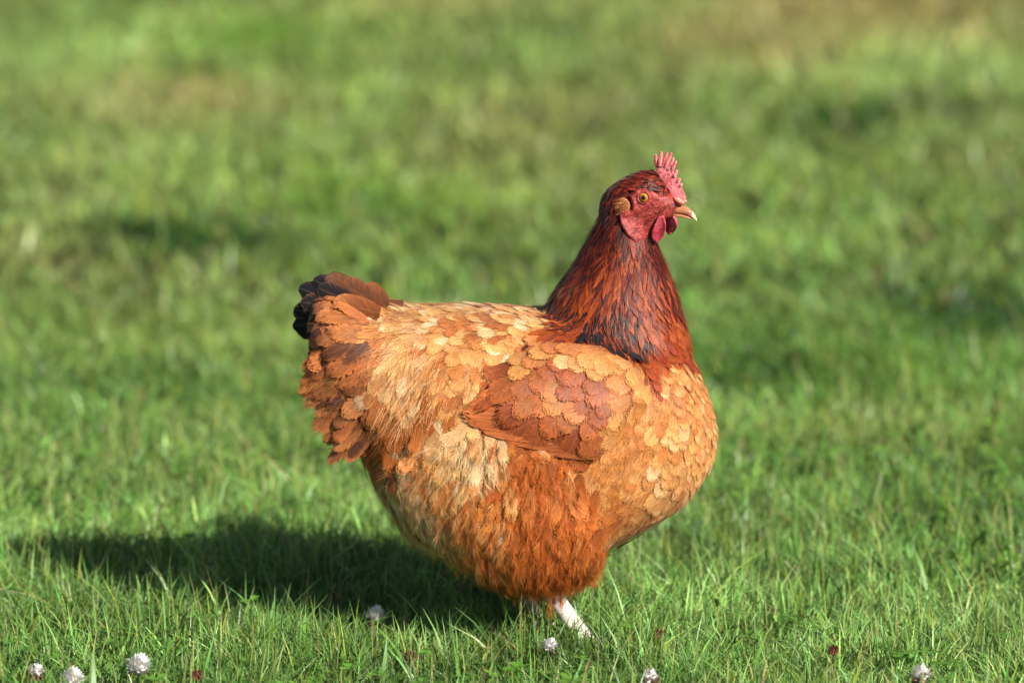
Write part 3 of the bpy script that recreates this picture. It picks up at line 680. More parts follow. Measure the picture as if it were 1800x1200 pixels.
# ---- down: fine strands in tufts over thigh and belly
def strands(count, region, name, lenmm, table=TR, wmm=.5, lift=.006, tuft=36, pal_boost=1.08):
    tri = np.array([(f[0], f[1], f[2]) for f in body_faces] + [(f[0], f[2], f[3]) for f in body_faces if len(f) == 4])
    A, B, Cc = bv[tri[:, 0]], bv[tri[:, 1]], bv[tri[:, 2]]
    area = np.linalg.norm(np.cross(B - A, Cc - A), axis=1)
    sel = []
    for i, m in enumerate((A + B + Cc) / 3):
        px, py = near_px(Vector(m)); sel.append(region(px, py, m))
    area = area * np.array(sel); area /= area.sum()
    pickf = rng.choice(len(tri), count, p=area)
    NSG = 4; Vs = []; Ts = []; Cs = []; base = 0
    for q in range(0, count, tuft):
        f = pickf[q]; w = rng.dirichlet((1, 1, 1)); c = Vector(A[f] * w[0] + B[f] * w[1] + Cc[f] * w[2])
        n = Vector(np.cross(B[f] - A[f], Cc[f] - A[f])).normalized()
        px, py = near_px(c); (dx, dy, L, Wd, sp), pal = tract(px, py, table)
        col, dk_ = pick(pal); d = Vector((dx, 0, -dy)).normalized()
        if random.random() < dk_ * .5: col = BLK
        d = (d - n * d.dot(n))
        d = (d if d.length > .1 else Vector((0, 0, -1))).normalized()
        d = Matrix.Rotation(random.gauss(0, .32), 3, n) @ d
        L = lenmm / 1000 * random.uniform(.65, 1.3) * (1.0 if py > 955 else 1); lf = lift * random.uniform(.4, 1.6)
        tip = c + d * L + n * lf
        side = n.cross(d).normalized()
        plume = tuft > 10
        for k in range(tuft):
            if plume:
                t0 = random.random() ** .8 * .8; sg = random.choice((-1, 1)); wide = random.uniform(.1, 1.0)
                r0 = c + d * (L * t0) + n * (lf * t0 ** 1.3) + side * random.gauss(0, .0006)
                e = r0 + d * (L * random.uniform(.25, .5)) + side * (sg * wide * .0062 * (1 - .55 * t0)) + n * (random.gauss(.0003, .0007) - .0022 * wide * (1 - t0))
                mid = (r0 + e) / 2 + d * .0004 + side * (sg * wide * .0012) + n * random.uniform(0, .001)
            else:
                r0 = c + side * random.gauss(0, .004) + d * random.gauss(0, .004)
                r0, nr, _, _ = BODY.find_nearest(r0); r0 = r0 + n * .001
                l_ = random.uniform(.6, 1.1)
                e = r0 + (tip - c) * l_ + side * random.gauss(0, .0022) + n * random.gauss(0, .0008)
                mid = (r0 + e) / 2 + n * (.0022 * random.uniform(.2, 1.3)) + side * random.gauss(0, .001)
            cj = np.clip(col * pal_boost * (random.uniform(.9, 1.12) if plume else random.uniform(.8, 1.2)), 0, .9)
            pts_ = []
            for i in range(NSG):
                t = i / (NSG - 1); pts_.append(r0 * (1 - t) ** 2 + mid * (2 * t * (1 - t)) + e * t * t)
            w_ = wmm / 1000 * random.uniform(.5, 1.1)
            for i in range(NSG):
                t = i / (NSG - 1); ww = w_ * (1 - t * .85) / 2
                o1 = pts_[i] - HEN0
                Vs.append((o1 + side * ww)[:]); Vs.append((o1 - side * ww)[:])
                cc = np.clip(cj * (.9 + .2 * t), 0, .95); Cs.append((*cc, 1)); Cs.append((*cc, 1))
            for i in range(NSG - 1):
                b0 = base + i * 2; Ts.append((b0, b0 + 1, b0 + 3)); Ts.append((b0, b0 + 3, b0 + 2))
            base += NSG * 2
    o = link(name, tri_mesh(name, Vs, Ts, Cs, None, True), MD, hen); o['kind'] = 'stuff'
strands(96000, lambda px, py, m: (1.0 if m[1] < .03 else .35) * (1.0 if in_poly(px, py, FLUFF) else 0), 'belly_down', 24, lift=.0075, wmm=.42)

HACKLE = [(1050, 380), (1100, 420), (1150, 430), (1185, 470), (1215, 600), (1120, 622), (985, 585), (985, 540), (940, 535), (1005, 480)]
strands(7500, lambda px, py, m: 1.0 if in_poly(px, py, HACKLE) else 0, 'neck_barbs', 17, wmm=.38, lift=.003, tuft=3, pal_boost=1.25)
RUMP = [(560, 560), (680, 530), (900, 535), (900, 600), (800, 740), (640, 800), (560, 680)]
strands(3000, lambda px, py, m: 1.0 if in_poly(px, py, RUMP) else 0, 'rump_barbs', 18, wmm=.42, lift=.003, tuft=6, pal_boost=1.08)
BREASTP = [(1060, 640), (1210, 600), (1268, 760), (1200, 890), (1060, 950), (1040, 820), (1130, 740)]
strands(4000, lambda px, py, m: 1.0 if in_poly(px, py, BREASTP) else 0, 'breast_barbs', 11, wmm=.38, lift=.0025, tuft=5, pal_boost=1.12)
SADDLE_EDGE = [(690, 560), (740, 550), (775, 640), (765, 770), (690, 780), (670, 660)]
strands(2600, lambda px, py, m: 1.0 if in_poly(px, py, SADDLE_EDGE) else 0, 'saddle_barbs', 24, wmm=.5, lift=.004, tuft=7, pal_boost=1.1)

# ------------------------------------------------------------------ head parts
def head_bvh_hit(a, b, side):
    o = H(a, b, side * 120); d = -HRr * side
    loc, nrm, _, _ = BODY.ray_cast(o, d)
    return loc, nrm
def face_patch(side):
    st = 1.6; idx = {}; V = []; F = []
    xs = [p[0] for p in FACE]; ys = [p[1] for p in FACE]
    ni = int((max(xs) - min(xs)) / st) + 2; nj = int((max(ys) - min(ys)) / st) + 2
    for i in range(ni):
        for j in range(nj):
            a = min(xs) + i * st; b = min(ys) + j * st
            ins = in_poly(a, b, FACE); e = edge_dist(a, b, FACE)
            if not ins and e > st * .8: continue
            loc, nrm = head_bvh_hit(a, b, side)
            if loc is None: continue
            k = min(1, e / 7) if ins else 0; k = math.sqrt(k * (2 - k))
            rim = .8 * math.exp(-((e - 5) / 4) ** 2) if a < 14 else 0
            wr = noise.noise(Vector((a * .16, b * .22, side))) * .5 + noise.noise(Vector((a * .45, b * .5, side))) * .28
            idx[i, j] = len(V); V.append(loc + HRr * side * (.0002 + .0022 * k + .0018 * rim + .0008 * wr * k) - HEN0)
    for (i, j) in list(idx):
        q = [idx.get(t) for t in ((i, j), (i + 1, j), (i + 1, j + 1), (i, j + 1))]
        if None not in q: F.append(tuple(q if side > 0 else q[::-1]))
    m = bpy.data.meshes.new('face'); m.from_pydata([v[:] for v in V], [], F)
    for p in m.polygons: p.use_smooth = True
    o = link('face', m, MFACE, hen)
    return o
for sd in (1, -1): face_patch(sd)
# eyes
for sd in (1, -1):
    a, b = zm(797, 578); loc, nrm = head_bvh_hit(a, b, sd)
    nx_ = (HRr * sd * .95 + HF * .22 + HU * .1).normalized()
    rad = .0047; c = loc + nx_ * .0004
    t1 = nx_.orthogonal().normalized(); t2 = nx_.cross(t1)
    V = [c + nx_ * rad]; U = [(0, 0, 0)]; T = []
    NR, NA = 14, 28
    for i in range(1, NR + 1):
        th = math.pi / 2 * i / NR
        for k in range(NA):
            ph = 2 * math.pi * k / NA
            V.append(c + nx_ * (rad * math.cos(th)) + (t1 * math.cos(ph) + t2 * math.sin(ph)) * (rad * math.sin(th))); U.append((math.sin(th) * rad / .0043, 0, 0))
    for k in range(NA): T.append((0, 1 + k, 1 + (k + 1) % NA))
    for i in range(NR - 1):
        for k in range(NA):
            p0 = 1 + i * NA + k; p1 = 1 + i * NA + (k + 1) % NA; T += [(p0, p0 + NA, p1 + NA), (p0, p1 + NA, p1)]
    eo = link('eye', tri_mesh('eye', [(v - HEN0)[:] for v in V], T, None, U, True), MEYE, hen)
    # lids: ring of skin
    ring = []; cc = c + nx_ * (rad * .42)
    for k in range(24):
        ph = 2 * math.pi * k / 24
        wob = 1.0 + .05 * math.cos(2 * ph)
        ctr = cc + (t1 * math.cos(ph) + t2 * math.sin(ph)) * (.0050 * wob); o_ = (t1 * math.cos(ph) + t2 * math.sin(ph))
        ring.append([ctr + (o_ * math.cos(q) * 1.35 + nx_ * math.sin(q)) * .0008 for q in (2 * math.pi * j / 8 for j in range(8))])
    V = [v for r in ring for v in r]; F = [(i * 8 + j, i * 8 + (j + 1) % 8, ((i + 1) % 24) * 8 + (j + 1) % 8, ((i + 1) % 24) * 8 + j) for i in range(24) for j in range(8)]
    simple('eyelid', [(V, F)], MFACE, eo)
# ear lobes
for sd in (1, -1):
    a, b = zm(612, 655); loc, nrm = head_bvh_hit(a, b, sd)
    M3 = Matrix((HF, HRr * sd, HU)).transposed()
    Mr = M3 @ Matrix.Rotation(R(-28), 3, 'Y')
    simple('ear_lobe', [ellipsoid(loc + HRr * sd * .0006, .0054, .0024, .0068, Mr)], MEAR, hen)
for sd in (1, -1):
    a, b = zm(612, 655); loc, nrm = head_bvh_hit(a, b, sd); lst = []
    for _ in range(240):
        th = random.uniform(0, 6.28); rr = math.sqrt(random.random())
        x_, z_ = .0054 * rr * math.cos(th), .0068 * rr * math.sin(th)
        r0 = loc + HF * x_ + HU * z_ + HRr * sd * (.0026 * math.sqrt(max(0, 1 - rr * rr)) + .0008)
        d = (-HF * .8 - HU * .45 + HRr * sd * .25 + Vector((random.gauss(0, .2), random.gauss(0, .1), random.gauss(0, .2)))).normalized()
        lst.append((r0, r0 + d * random.uniform(.003, .006), HRr * sd * .0006, HU, .0004, random.choice((s(204, 146, 96), s(176, 108, 66), s(130, 66, 40), s(110, 46, 30)))))
    ribbons('ear_tuft', lst, MD, hen)
for sd in (1, -1):
    lst = []; tries = 0
    while len(lst) < 260 and tries < 4000:
        tries += 1
        a = random.uniform(-25, 62); b = random.uniform(-34, 22)
        if not in_poly(a, b, FACE) or random.random() > (.25 if b > -2 else .9): continue
        loc, nrm = head_bvh_hit(a, b, sd)
        if loc is None: continue
        r0 = loc + HRr * sd * .0022
        d = (-HF * .8 - HU * random.uniform(.2, .9) + HRr * sd * .3).normalized()
        lst.append((r0, r0 + d * random.uniform(.0015, .0032), HRr * sd * .0003, HU, .00032, random.choice((s(70, 18, 14), s(120, 44, 34), s(196, 150, 120), s(54, 14, 12)))))
    ribbons('face_bristles', lst, MD, hen)
# comb
cz = [(905, 400), (875, 330), (862, 280), (868, 235), (890, 255), (925, 262), (955, 268), (985, 280), (1015, 300), (1038, 318), (1056, 350), (1075, 400), (1092, 440), (1118, 470), (1132, 505), (1150, 550), (1168, 590), (1150, 625), (1090, 640), (1040, 600), (985, 540), (940, 470)]
spikes = [((876, 285), (866, 178), 11), ((905, 290), (925, 143), 12), ((932, 300), (985, 148), 11), ((960, 310), (1022, 152), 11), ((992, 325), (1050, 198), 10), ((1022, 345), (1073, 232), 10), ((1050, 385), (1084, 318), 10), ((1080, 450), (1110, 398), 11), ((1100, 490), (1130, 452), 10)]
bm = bmesh.new()
P2 = [zm(*q) for q in cz]
def comb_th(a, b):
    return .8 + 2.8 * max(0, min(1, (70 - b + (a - 40) * -.9) / 60))
fr = [bm.verts.new(H(a, b, comb_th(a, b) + 1.2 * math.sin(a * .5))) for a, b in P2]; bk = [bm.verts.new(H(a, b, -comb_th(a, b) + 1.2 * math.sin(a * .5))) for a, b in P2]
bm.faces.new(fr); bm.faces.new(bk[::-1])
for i in range(len(fr)):
    j = (i + 1) % len(fr); bm.faces.new((fr[i], bk[i], bk[j], fr[j]))
for (b0_, t0_, wz) in spikes:
    A_ = zm(*b0_); B_ = zm(*t0_); ux_, uy_ = B_[0] - A_[0], B_[1] - A_[1]; ln = math.hypot(ux_, uy_); sx_, sy_ = -uy_ / ln, ux_ / ln; rr_ = []
    off = random.uniform(-.8, .8)
    for q, k in ((0, 1.1), (.35, 1.05), (.7, .9), (.9, .68), (.97, .42), (1.0, .12)):
        w_ = wz / 5.715 * k * 1.8; ca_ = A_[0] + ux_ * q; cb_ = A_[1] + uy_ * q
        c0_ = 1.2 * math.sin(ca_ * .5) + off * q
        rr_.append([H(ca_ + sx_ * w_ * math.cos(z_), cb_ + sy_ * w_ * math.cos(z_), c0_ + w_ * .75 * math.sin(z_)) for z_ in (2 * math.pi * m_ / 10 for m_ in range(10))])
    V_, F_ = ring_loft(rr_); vv_ = [bm.verts.new(v) for v in V_]
    for f in F_: bm.faces.new([vv_[i] for i in f])
bmesh.ops.recalc_face_normals(bm, faces=bm.faces)
bmesh.ops.translate(bm, verts=bm.verts, vec=-HEN0)
bmesh.ops.triangulate(bm, faces=[f for f in bm.faces if len(f.verts) > 4])
cm = bpy.data.meshes.new('comb'); bm.to_mesh(cm); bm.free()
for p in cm.polygons: p.use_smooth = True
co = link('comb', cm, MRED, hen)
bvm = co.modifiers.new('b', 'BEVEL'); bvm.width = .0003; bvm.segments = 2; bvm.limit_method = 'ANGLE'; bvm.angle_limit = R(40)
# wattles
def wattle(sd):
    tops = zm(960, 760); bots = zm(915, 1030) if sd > 0 else zm(985, 985)
    V = []; F = []; n, m = 20, 12
    ax = Vector((bots[0] - tops[0], bots[1] - tops[1]))
    rings = []
    for i in range(m + 1):
        t = i / m
        wv = 14 * math.sin(math.pi * min(1, .12 + .88 * t)) ** .6 * (.62 + .5 * t) + .6
        a0 = tops[0] + ax.x * t + 1.5 * math.sin(t * 3); b0 = tops[1] + ax.y * t
        ring = []
        for k in range(n):
            ph = 2 * math.pi * k / n
            da = math.cos(ph) * wv; c = math.sin(ph) * (3.0 + 1.5 * t)
            c += sd * (24 - 3 * t + 13 * (da / 17) ** 2 - 3 * math.sin(math.pi * t))
            ring.append(H(a0 + da * .95, b0 + da * .25, c))
        rings.append(ring)
    return simple('wattle', [ring_loft(rings)], MWATTLE, hen)
wattle(1); wattle(-1)
# beak
def beak_half(secs):
    rings = []
    for a, b, hh, hw in secs:
        rings.append([H(a, b + hh * (math.sin(t) if math.sin(t) > 0 else .55 * math.sin(t)), hw * math.cos(t) * (1 - .25 * max(0, math.sin(t)))) for t in (2 * math.pi * k / 18 for k in range(18))])
    return ring_loft(rings)
bk_ = simple('beak', [beak_half([(50, -18, 9, 16), (62, -17, 11, 13.5), (74, -16.5, 11.5, 10.5), (84, -17, 11.2, 8.4), (91, -19, 10, 6.8), (96, -21.3, 8.8, 5.6), (99.5, -23.4, 7.8, 4.8)])], MBEAK, hen)
simple('beak_tip', [beak_half([(99, -23.0, 7.9, 4.9), (102, -25.0, 6.8, 4.0), (105.5, -28, 4.8, 2.8), (108, -31.5, 2.0, 1.2), (108.6, -33.5, .6, .4)])], MBTIP, bk_)
simple('lower_beak', [beak_half([(56, -23, 5, 12.5), (70, -23.5, 5, 10), (84, -25, 4.5, 7.8), (94, -27.5, 3.4, 5.2), (100, -29.5, 1.6, 2.2)])], MBEAK, hen)
for sd in (1, -1):
    a, b = zm(1112, 618)
    M3 = Matrix((HF, HRr * sd, HU)).transposed() @ Matrix.Rotation(R(26), 3, 'Y')
    nf = simple('nostril', [ellipsoid(H(a, b, sd * 8.5), .0054, .0026, .0026, M3)], MCERE, hen)
    a, b = zm(1100, 645)
    simple('nostril_slit', [ellipsoid(H(a, b, sd * 14.2), .0026, .0005, .0005, M3)], MDARK, nf)

# ------------------------------------------------------------------ legs
def leg(y, hock, ankle):
    h = at_y(*hock, y); an = Vector((at_y(*ankle, y).x, y, .012))
    parts = [tube([h + (h - an) * .25, h, h * .5 + an * .5, an, an + Vector((.004, 0, -.004))], [.0095, .0085, .0078, .0085, .006], 12)]
    claws = []
    for ang, L in ((0, .050), (.5, .042), (-.5, .042), (math.pi - .25, .024)):
        d = Vector((math.cos(ang), math.sin(ang), 0)); pts_ = [an + Vector((0, 0, -.002)), an + d * L * .4 + Vector((0, 0, .0005)), an + d * L * .75 + Vector((0, 0, -.004)), an + d * L + Vector((0, 0, -.006))]
        parts.append(tube(pts_, [.0062, .0052, .0046, .0036], 8))
        e = an + d * L + Vector((0, 0, -.006)); claws.append(tube([e - d * .002, e + d * .006 + Vector((0, 0, .0006)), e + d * .011 + Vector((0, 0, -.0035))], [.0026, .0019, .0004], 7))
    m = fused('leg', parts, .0016, 4)
    for v in m.vertices: v.co -= HEN0
    o = link('leg', m, MLEG, hen)
    for c in claws: simple('claw', [c], MCLAW, o)
leg(-.035, (972, 1046), (1032, 1124)); leg(.035, (930, 1030), (942, 1095))

# ------------------------------------------------------------------ grass
patch(1540, 20, 220, 50, 'dry', 1.0); patch(1330, 70, 170, 40, 'dry', .7); patch(310, 165, 170, 40, 'dry', .7); patch(760, 10, 300, 30, 'dry', .6); patch(60, 420, 120, 30, 'dry', .4); patch(700, 60, 120, 40, 'dry', .2); patch(150, 300, 100, 40, 'dry', .35)
patch(480, 60, 200, 40, 'lush', .8); patch(650, 330, 230, 60, 'lush', .7); patch(1500, 350, 250, 60, 'lush', .4); patch(300, 580, 250, 40, 'pale', .8); patch(1450, 640, 250, 50, 'lush', .5); patch(1550, 760, 300, 40, 'pale', .5)
patch(330, 405, 170, 28, 'hollow_shade', 1.5); patch(1730, 525, 130, 36, 'hollow_shade', 1.5); patch(1490, 210, 110, 26, 'hollow_shade', 1.3); patch(1080, 290, 90, 24, 'hollow_shade', .7); patch(1350, 640, 110, 30, 'hollow_shade', .9); patch(670, 360, 80, 22, 'hollow_shade', .5); patch(70, 240, 110, 30, 'hollow_shade', .6); patch(1330, 590, 90, 24, 'hollow_shade', .5); patch(600, 450, 100, 20, 'hollow_shade', .4); patch(1700, 930, 120, 24, 'hollow_shade', .6)  # last row: dark hollows, their shade painted into the grass colour
KIND = {'dry': s(172, 150, 96), 'lush': s(104, 146, 44), 'pale': s(150, 168, 88), 'hollow_shade': s(44, 82, 28)}
def tone(x, y):
    n = len(x)
    a = vnoise(x, y, .55, 21); b = vnoise(x, y, .14, 22); c = vnoise(x, y, 1.4, 23)
    col = np.outer(1 - a, s(76, 117, 48)) + np.outer(a, s(130, 165, 88))
    k = np.clip(c * 1.4 - .5, 0, 1) * .45; col = col * (1 - k)[:, None] + np.outer(k, s(134, 146, 72))
    col = col * (.62 + .76 * vnoise(x, y, .075, 24))[:, None]
    far = np.clip((y - .4) / 2.2, 0, 1)
    m = vnoise(x, y * .6, .30, 26); m2 = vnoise(x, y * .6, .16, 27)
    col = col * (1 + far * ((m - .5) * .7 + (m2 - .5) * .5 + .12))[:, None]
    dr = (far * np.clip(vnoise(x, y * .7, .45, 28) * 2 - .95, 0, 1) * .6 + far * .16)[:, None]; col = col * (1 - dr) + dr * s(150, 146, 88)
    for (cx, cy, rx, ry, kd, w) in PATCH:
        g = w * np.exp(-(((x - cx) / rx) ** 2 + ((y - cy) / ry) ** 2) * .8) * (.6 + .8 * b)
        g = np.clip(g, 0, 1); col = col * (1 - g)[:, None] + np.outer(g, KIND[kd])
    return col
def blades(name, x, y, h, w, lean, col, tipc=None, nseg=3, az=None, flat=0):
    n = len(x); z = gh(x, y) - .002
    if az is None: az = rng.uniform(0, 2 * np.pi, n)
    la = rng.uniform(0, 2 * np.pi, n) if True else az
    ts = np.linspace(0, 1, nseg + 1)
    dirx, diry = np.cos(la), np.sin(la)
    wx, wy = np.cos(az), np.sin(az)
    Vs = np.zeros((n, nseg * 2 + 1, 3), np.float32); Cs = np.ones((n, nseg * 2 + 1, 4), np.float32)
    for i, t in enumerate(ts):
        off = lean * h * t ** 1.8; up = h * t * (1 - .28 * np.minimum(lean, 1.6) ** 2 * t * .6)
        cx = x + dirx * off; cy = y + diry * off; cz_ = z + up
        ww = w * (1 - t ** 2.2) * (.75 + .5 * t * (1 - t) * 2) / 2
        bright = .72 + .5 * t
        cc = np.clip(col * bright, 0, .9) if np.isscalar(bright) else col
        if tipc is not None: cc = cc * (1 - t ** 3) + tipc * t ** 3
        if i < nseg:
            Vs[:, 2 * i] = np.stack([cx + wx * ww, cy + wy * ww, cz_], 1); Vs[:, 2 * i + 1] = np.stack([cx - wx * ww, cy - wy * ww, cz_], 1)
            Cs[:, 2 * i, :3] = cc; Cs[:, 2 * i + 1, :3] = cc
        else:
            Vs[:, 2 * i] = np.stack([cx, cy, cz_], 1); Cs[:, 2 * i, :3] = cc
    tr = []
    for i in range(nseg - 1): tr += [(2 * i, 2 * i + 1, 2 * i + 3), (2 * i, 2 * i + 3, 2 * i + 2)]
    tr.append((2 * nseg - 2, 2 * nseg - 1, 2 * nseg))
    tr = np.array(tr, np.int32); m = nseg * 2 + 1
    Ts = (tr[None] + (np.arange(n, dtype=np.int32) * m)[:, None, None]).reshape(-1, 3)
    return Vs.reshape(-1, 3), Ts, Cs.reshape(-1, 4)
def field(x0, x1, y0, y1, dens):
    n = int((x1 - x0) * (y1 - y0) * dens); return rng.uniform(x0, x1, n), rng.uniform(y0, y1, n)
def merge(lst):
    o = 0; Vs, Ts, Cs = [], [], []
    for v, t, c in lst: Vs.append(v); Ts.append(t + o); Cs.append(c); o += len(v)
    return np.concatenate(Vs), np.concatenate(Ts), np.concatenate(Cs)
def turf(x, y, hm, wm, nseg, thin=1.0):
    n = len(x)
    clump = vnoise(x, y, .05, 31); big = vnoise(x, y, .3, 32)
    h = hm * (.35 + .55 * clump + .4 * big + .35 * vnoise(x, y, .11, 33)) * (1 + .6 * np.exp(-((x - .06) ** 2 + (y + .05) ** 2) / .014)) * rng.lognormal(-.05, .3, n)
    w = wm * rng.lognormal(0, .35, n)
    lean = np.abs(rng.normal(.6, .5, n)) * thin
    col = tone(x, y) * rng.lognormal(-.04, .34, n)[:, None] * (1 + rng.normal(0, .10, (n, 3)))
    dryb = rng.random(n) < .035
    col[dryb] = s(176, 156, 104) * rng.uniform(.5, .95, (dryb.sum(), 1))
    yel = rng.random(n) < .09
    col[yel] = s(140, 160, 52) * rng.uniform(.7, 1.1, (yel.sum(), 1))
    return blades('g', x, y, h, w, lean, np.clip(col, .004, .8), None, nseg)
L = []
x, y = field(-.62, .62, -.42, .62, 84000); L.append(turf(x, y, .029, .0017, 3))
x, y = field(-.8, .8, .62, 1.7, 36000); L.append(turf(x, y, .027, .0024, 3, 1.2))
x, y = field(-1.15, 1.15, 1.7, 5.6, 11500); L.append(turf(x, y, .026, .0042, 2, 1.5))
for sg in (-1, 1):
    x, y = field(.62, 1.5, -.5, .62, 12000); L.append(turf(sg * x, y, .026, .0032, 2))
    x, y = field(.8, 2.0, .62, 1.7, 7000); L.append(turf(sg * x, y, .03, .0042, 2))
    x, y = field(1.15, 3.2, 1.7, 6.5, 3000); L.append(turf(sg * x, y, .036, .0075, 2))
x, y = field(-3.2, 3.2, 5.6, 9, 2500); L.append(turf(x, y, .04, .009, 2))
def under_hen(x, y): return (np.abs(x + .01) < .2) & (np.abs(y) < .13)
# taller stalks and seed stems
x, y = field(-.62, .62, -.4, 1.0, 1300); k = ~under_hen(x, y); x, y = x[k], y[k]; n = len(x)
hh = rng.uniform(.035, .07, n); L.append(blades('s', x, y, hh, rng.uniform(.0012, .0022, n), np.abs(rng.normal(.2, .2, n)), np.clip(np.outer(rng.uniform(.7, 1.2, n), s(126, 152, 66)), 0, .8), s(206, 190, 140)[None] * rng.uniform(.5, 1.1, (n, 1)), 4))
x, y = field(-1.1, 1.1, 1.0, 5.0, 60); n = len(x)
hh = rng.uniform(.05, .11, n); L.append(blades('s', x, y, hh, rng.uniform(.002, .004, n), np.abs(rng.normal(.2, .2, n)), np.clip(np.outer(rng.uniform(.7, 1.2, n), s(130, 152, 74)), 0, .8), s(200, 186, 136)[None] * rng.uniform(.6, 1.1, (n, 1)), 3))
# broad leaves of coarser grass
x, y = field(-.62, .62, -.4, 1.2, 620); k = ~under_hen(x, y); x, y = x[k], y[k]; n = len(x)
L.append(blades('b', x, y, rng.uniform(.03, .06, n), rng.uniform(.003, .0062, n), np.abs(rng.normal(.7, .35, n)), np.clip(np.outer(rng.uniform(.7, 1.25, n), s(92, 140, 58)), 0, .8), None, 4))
V, T, C = merge(L)
print('GRASS tris', len(T))
tag(link('grass', tri_mesh('grass', V, T, C), MG), kind='stuff')

# clover leaves between the blades: uncountable ground cover
def leaflets(cx, cy, cz_, R_, tilt, az, col):
    """three rounded leaflets round one stalk"""
    Vs, Ts, Cs = [], [], []
    for k in range(3):
        a = az + k * 2.094; o = len(Vs)
        ux, uy = math.cos(a), math.sin(a); sx_, sy_ = -uy, ux
        prof = [(0, 0), (.35, .33), (.72, .46), (1.0, .34), (1.08, 0), (1.0, -.34), (.72, -.46), (.35, -.33)]
        Vs.append((cx + ux * R_ * .6, cy + uy * R_ * .6, cz_ + R_ * .02 + tilt * R_ * .3 * ux))
        for (q, wv) in prof:
            Vs.append((cx + (ux * q + sx_ * wv) * R_, cy + (uy * q + sy_ * wv) * R_, cz_ + R_ * (.10 * q * q + .22 * abs(wv)) + tilt * R_ * q * .5 * ux))
        for i in range(8): Ts.append((o, o + 1 + i, o + 1 + (i + 1) % 8))
        f = random.uniform(.85, 1.15)
        Cs += [(*(col * 1.2 * f), 1)] + [(*(col * f), 1)] * 8
    return np.array(Vs), np.array(Ts, np.int32), np.clip(np.array(Cs), 0, .8)
LC = []
for _ in range(4600):
    x_ = random.uniform(-.7, .7); y_ = random.uniform(-.38, 1.6)
    if vnoise(np.array([x_]), np.array([y_]), .22, 55)[0] < .5 - (.12 if x_ < -.1 else 0): continue
    if under_hen(np.array([x_]), np.array([y_]))[0]: continue
    LC.append(leaflets(x_, y_, float(gh(x_, y_)) + random.uniform(.012, .030), random.uniform(.0045, .0085), random.uniform(-.8, .8), random.uniform(0, 6.28), s(104, 150, 62) * random.uniform(.6, 1.15)))
for _ in range(900):
    cx_, cy_ = random.uniform(-.6, .6), random.uniform(-.36, .9)
    if vnoise(np.array([cx_]), np.array([cy_]), .16, 77)[0] < .55 or under_hen(np.array([cx_]), np.array([cy_]))[0]: continue
    LC.append(leaflets(cx_, cy_, float(gh(cx_, cy_)) + random.uniform(.022, .036), random.uniform(.007, .0115), random.uniform(-.8, .8), random.uniform(0, 6.28), s(112, 160, 62) * random.uniform(.6, 1.2)))
V, T, C = merge(LC)
tag(link('clover_leaves', tri_mesh('clover_leaves', V, T, C), MCL), kind='stuff')

# ------------------------------------------------------------------ clover flowers and single leaves one can point to
def flower(px, py, size, label, mode='white', hstem=.03):
    """flower head: drooping florets round a globe on a stem"""
    top = on_ground(px, py, hstem); x, y = top.x, top.y; z0 = float(gh(x, y))
    e = bpy.data.objects.new('clover_flower', None); COL.objects.link(e); e.location = (x, y, z0)
    tag(e, label, 'flower', 'white clover flowers in the lawn')
    r = size / 2; Vs, Ts, Cs = [], [], []
    N = 110
    for i in range(N):
        ph = i * 2.39996 + random.uniform(-.2, .2); zf = 1 - 1.6 * (i + .5) / N; rr = math.sqrt(max(0, 1 - zf * zf))
        d = Vector((rr * math.cos(ph), rr * math.sin(ph), zf * .8 + .12)).normalized(); sd = d.cross(Vector((.3, .2, 1))).normalized(); up = d.cross(sd)
        brown = (mode == 'brown') or (mode == 'mixed' and random.random() < .35) or (zf < -.5 and random.random() < .35)
        c = (s(128, 78, 62) if brown else s(244, 240, 236)) * random.uniform(.85, 1.05)
        c0 = s(150, 100, 90) if brown else s(240, 232, 224)
        o = len(Vs); l1 = r * random.uniform(.85, 1.15); ctr = Vector((0, 0, hstem))
        for t, w in ((.2, .04), (.6, .11), (.9, .10), (1.08, .03)):
            p = ctr + d * (l1 * t) + up * (-.25 * t * t * r if not brown else .3 * t * t * r)
            for q in (-1, 0, 1):
                pp = p + sd * (q * w * r * 1.6) + d * (.07 * r * (1 - abs(q)))
                Vs.append(pp[:]); k = min(1, t); Cs.append((*(c0 * (1 - k) + c * k), 1))
        for a in range(3):
            for b in range(2):
                i0_ = o + a * 3 + b; Ts += [(i0_, i0_ + 1, i0_ + 4), (i0_, i0_ + 4, i0_ + 3)]
    V_, F_ = ellipsoid((0, 0, hstem), r * .72, r * .72, r * .66, None, 12, 8); o = len(Vs)
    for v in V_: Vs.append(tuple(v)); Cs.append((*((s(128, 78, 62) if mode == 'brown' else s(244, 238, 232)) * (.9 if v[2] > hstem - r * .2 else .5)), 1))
    for f in F_:
        for k in range(1, len(f) - 1): Ts.append((o + f[0], o + f[k], o + f[k + 1]))
    link('petals', tri_mesh('petals', Vs, Ts, np.clip(Cs, 0, .88)), MPET, e)['kind'] = 'stuff'
    V_, F_ = tube([(0, 0, -.004), (.0015, 0, hstem * .5), (0, 0, hstem)], [.0009, .0009, .0011], 6)
    m = bpy.data.meshes.new('stem'); m.from_pydata([tuple(v) for v in V_], [], F_); a = m.attributes.new('Col', 'FLOAT_COLOR', 'POINT'); a.data.foreach_set('color', np.tile(np.array((*s(110, 140, 70), 1), np.float32), len(m.vertices)))
    link('stem', m, MCL, e)
    return e
flower(62, 1178, .015, 'white clover flower with browning florets at the bottom left corner', 'mixed', .028)
flower(127, 1192, .020, 'white clover flower right of the browning one in the bottom left corner', 'white', .030)
flower(244, 1171, .021, 'fullest white clover flower of the three at bottom left', 'white', .034)
flower(345, 1186, .011, 'small brown withered clover flower right of the three at bottom left', 'brown', .026)
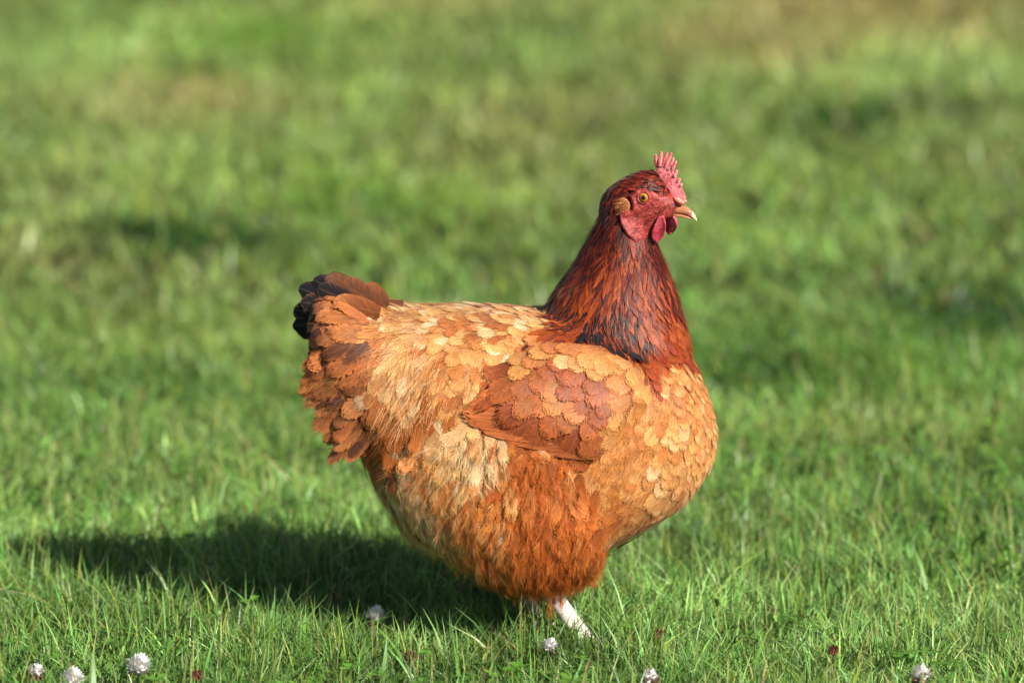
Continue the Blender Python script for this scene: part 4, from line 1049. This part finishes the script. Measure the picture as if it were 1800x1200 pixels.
flower(720, 1152, .011, 'small pinkish brown clover flower below the hen tail side', 'brown', .030)
flower(660, 1082, .017, 'white clover flower at the near edge of the hen shadow', 'white', .028)
flower(966, 1136, .014, 'small white clover flower just in front of the hen feet', 'white', .030)
flower(1142, 1192, .015, 'white clover flower with a brown middle at the bottom, right of the feet', 'mixed', .030)
flower(1618, 1186, .019, 'white clover flower with brown florets at the bottom right', 'mixed', .032)
flower(1465, 1142, .010, 'dark brown withered clover flower in the grass at right', 'brown', .030)
flower(1157, 1113, .010, 'withered reddish clover flower right of the pale feet', 'brown', .028)
def leaf_thing(px, py, Rr, tilt, label, hst=.034, col=s(112, 168, 60)):
    top = on_ground(px, py, hst); x, y = top.x, top.y; z0 = float(gh(x, y))
    e = bpy.data.objects.new('clover_leaf', None); COL.objects.link(e); e.location = (x, y, z0)
    tag(e, label, 'leaf', 'bright clover leaves in the lawn')
    V_, T_, C_ = leaflets(0, 0, hst, Rr, tilt, random.uniform(0, 6.28), col)
    for k in range(3):
        link('leaflet', tri_mesh('leaflet', V_[k * 9:k * 9 + 9], T_[:8], C_[k * 9:k * 9 + 9]), MCL, e)
    vv, ff = tube([(0, 0, -.004), (.002, 0, hst * .5), (0, 0, hst)], [.0007, .0007, .0006], 6)
    m = bpy.data.meshes.new('stalk'); m.from_pydata([tuple(v) for v in vv], [], ff); a = m.attributes.new('Col', 'FLOAT_COLOR', 'POINT'); a.data.foreach_set('color', np.tile(np.array((*s(110, 140, 70), 1), np.float32), len(m.vertices)))
    link('stalk', m, MCL, e)
leaf_thing(442, 1054, .009, .5, 'bright green clover leaf standing at the lit edge of the shadow')
leaf_thing(340, 1082, .008, .2, 'bright clover leaf left of the one at the shadow edge')
leaf_thing(908, 1172, .012, .4, 'large bright clover leaf at the bottom below the hen')
leaf_thing(1098, 1100, .010, -.4, 'upright clover leaf beside the hen foot')
leaf_thing(615, 1172, .010, .3, 'clover leaf at the bottom between the flowers and the hen')
leaf_thing(275, 1190, .009, .3, 'clover leaf beside the fullest clover flower')
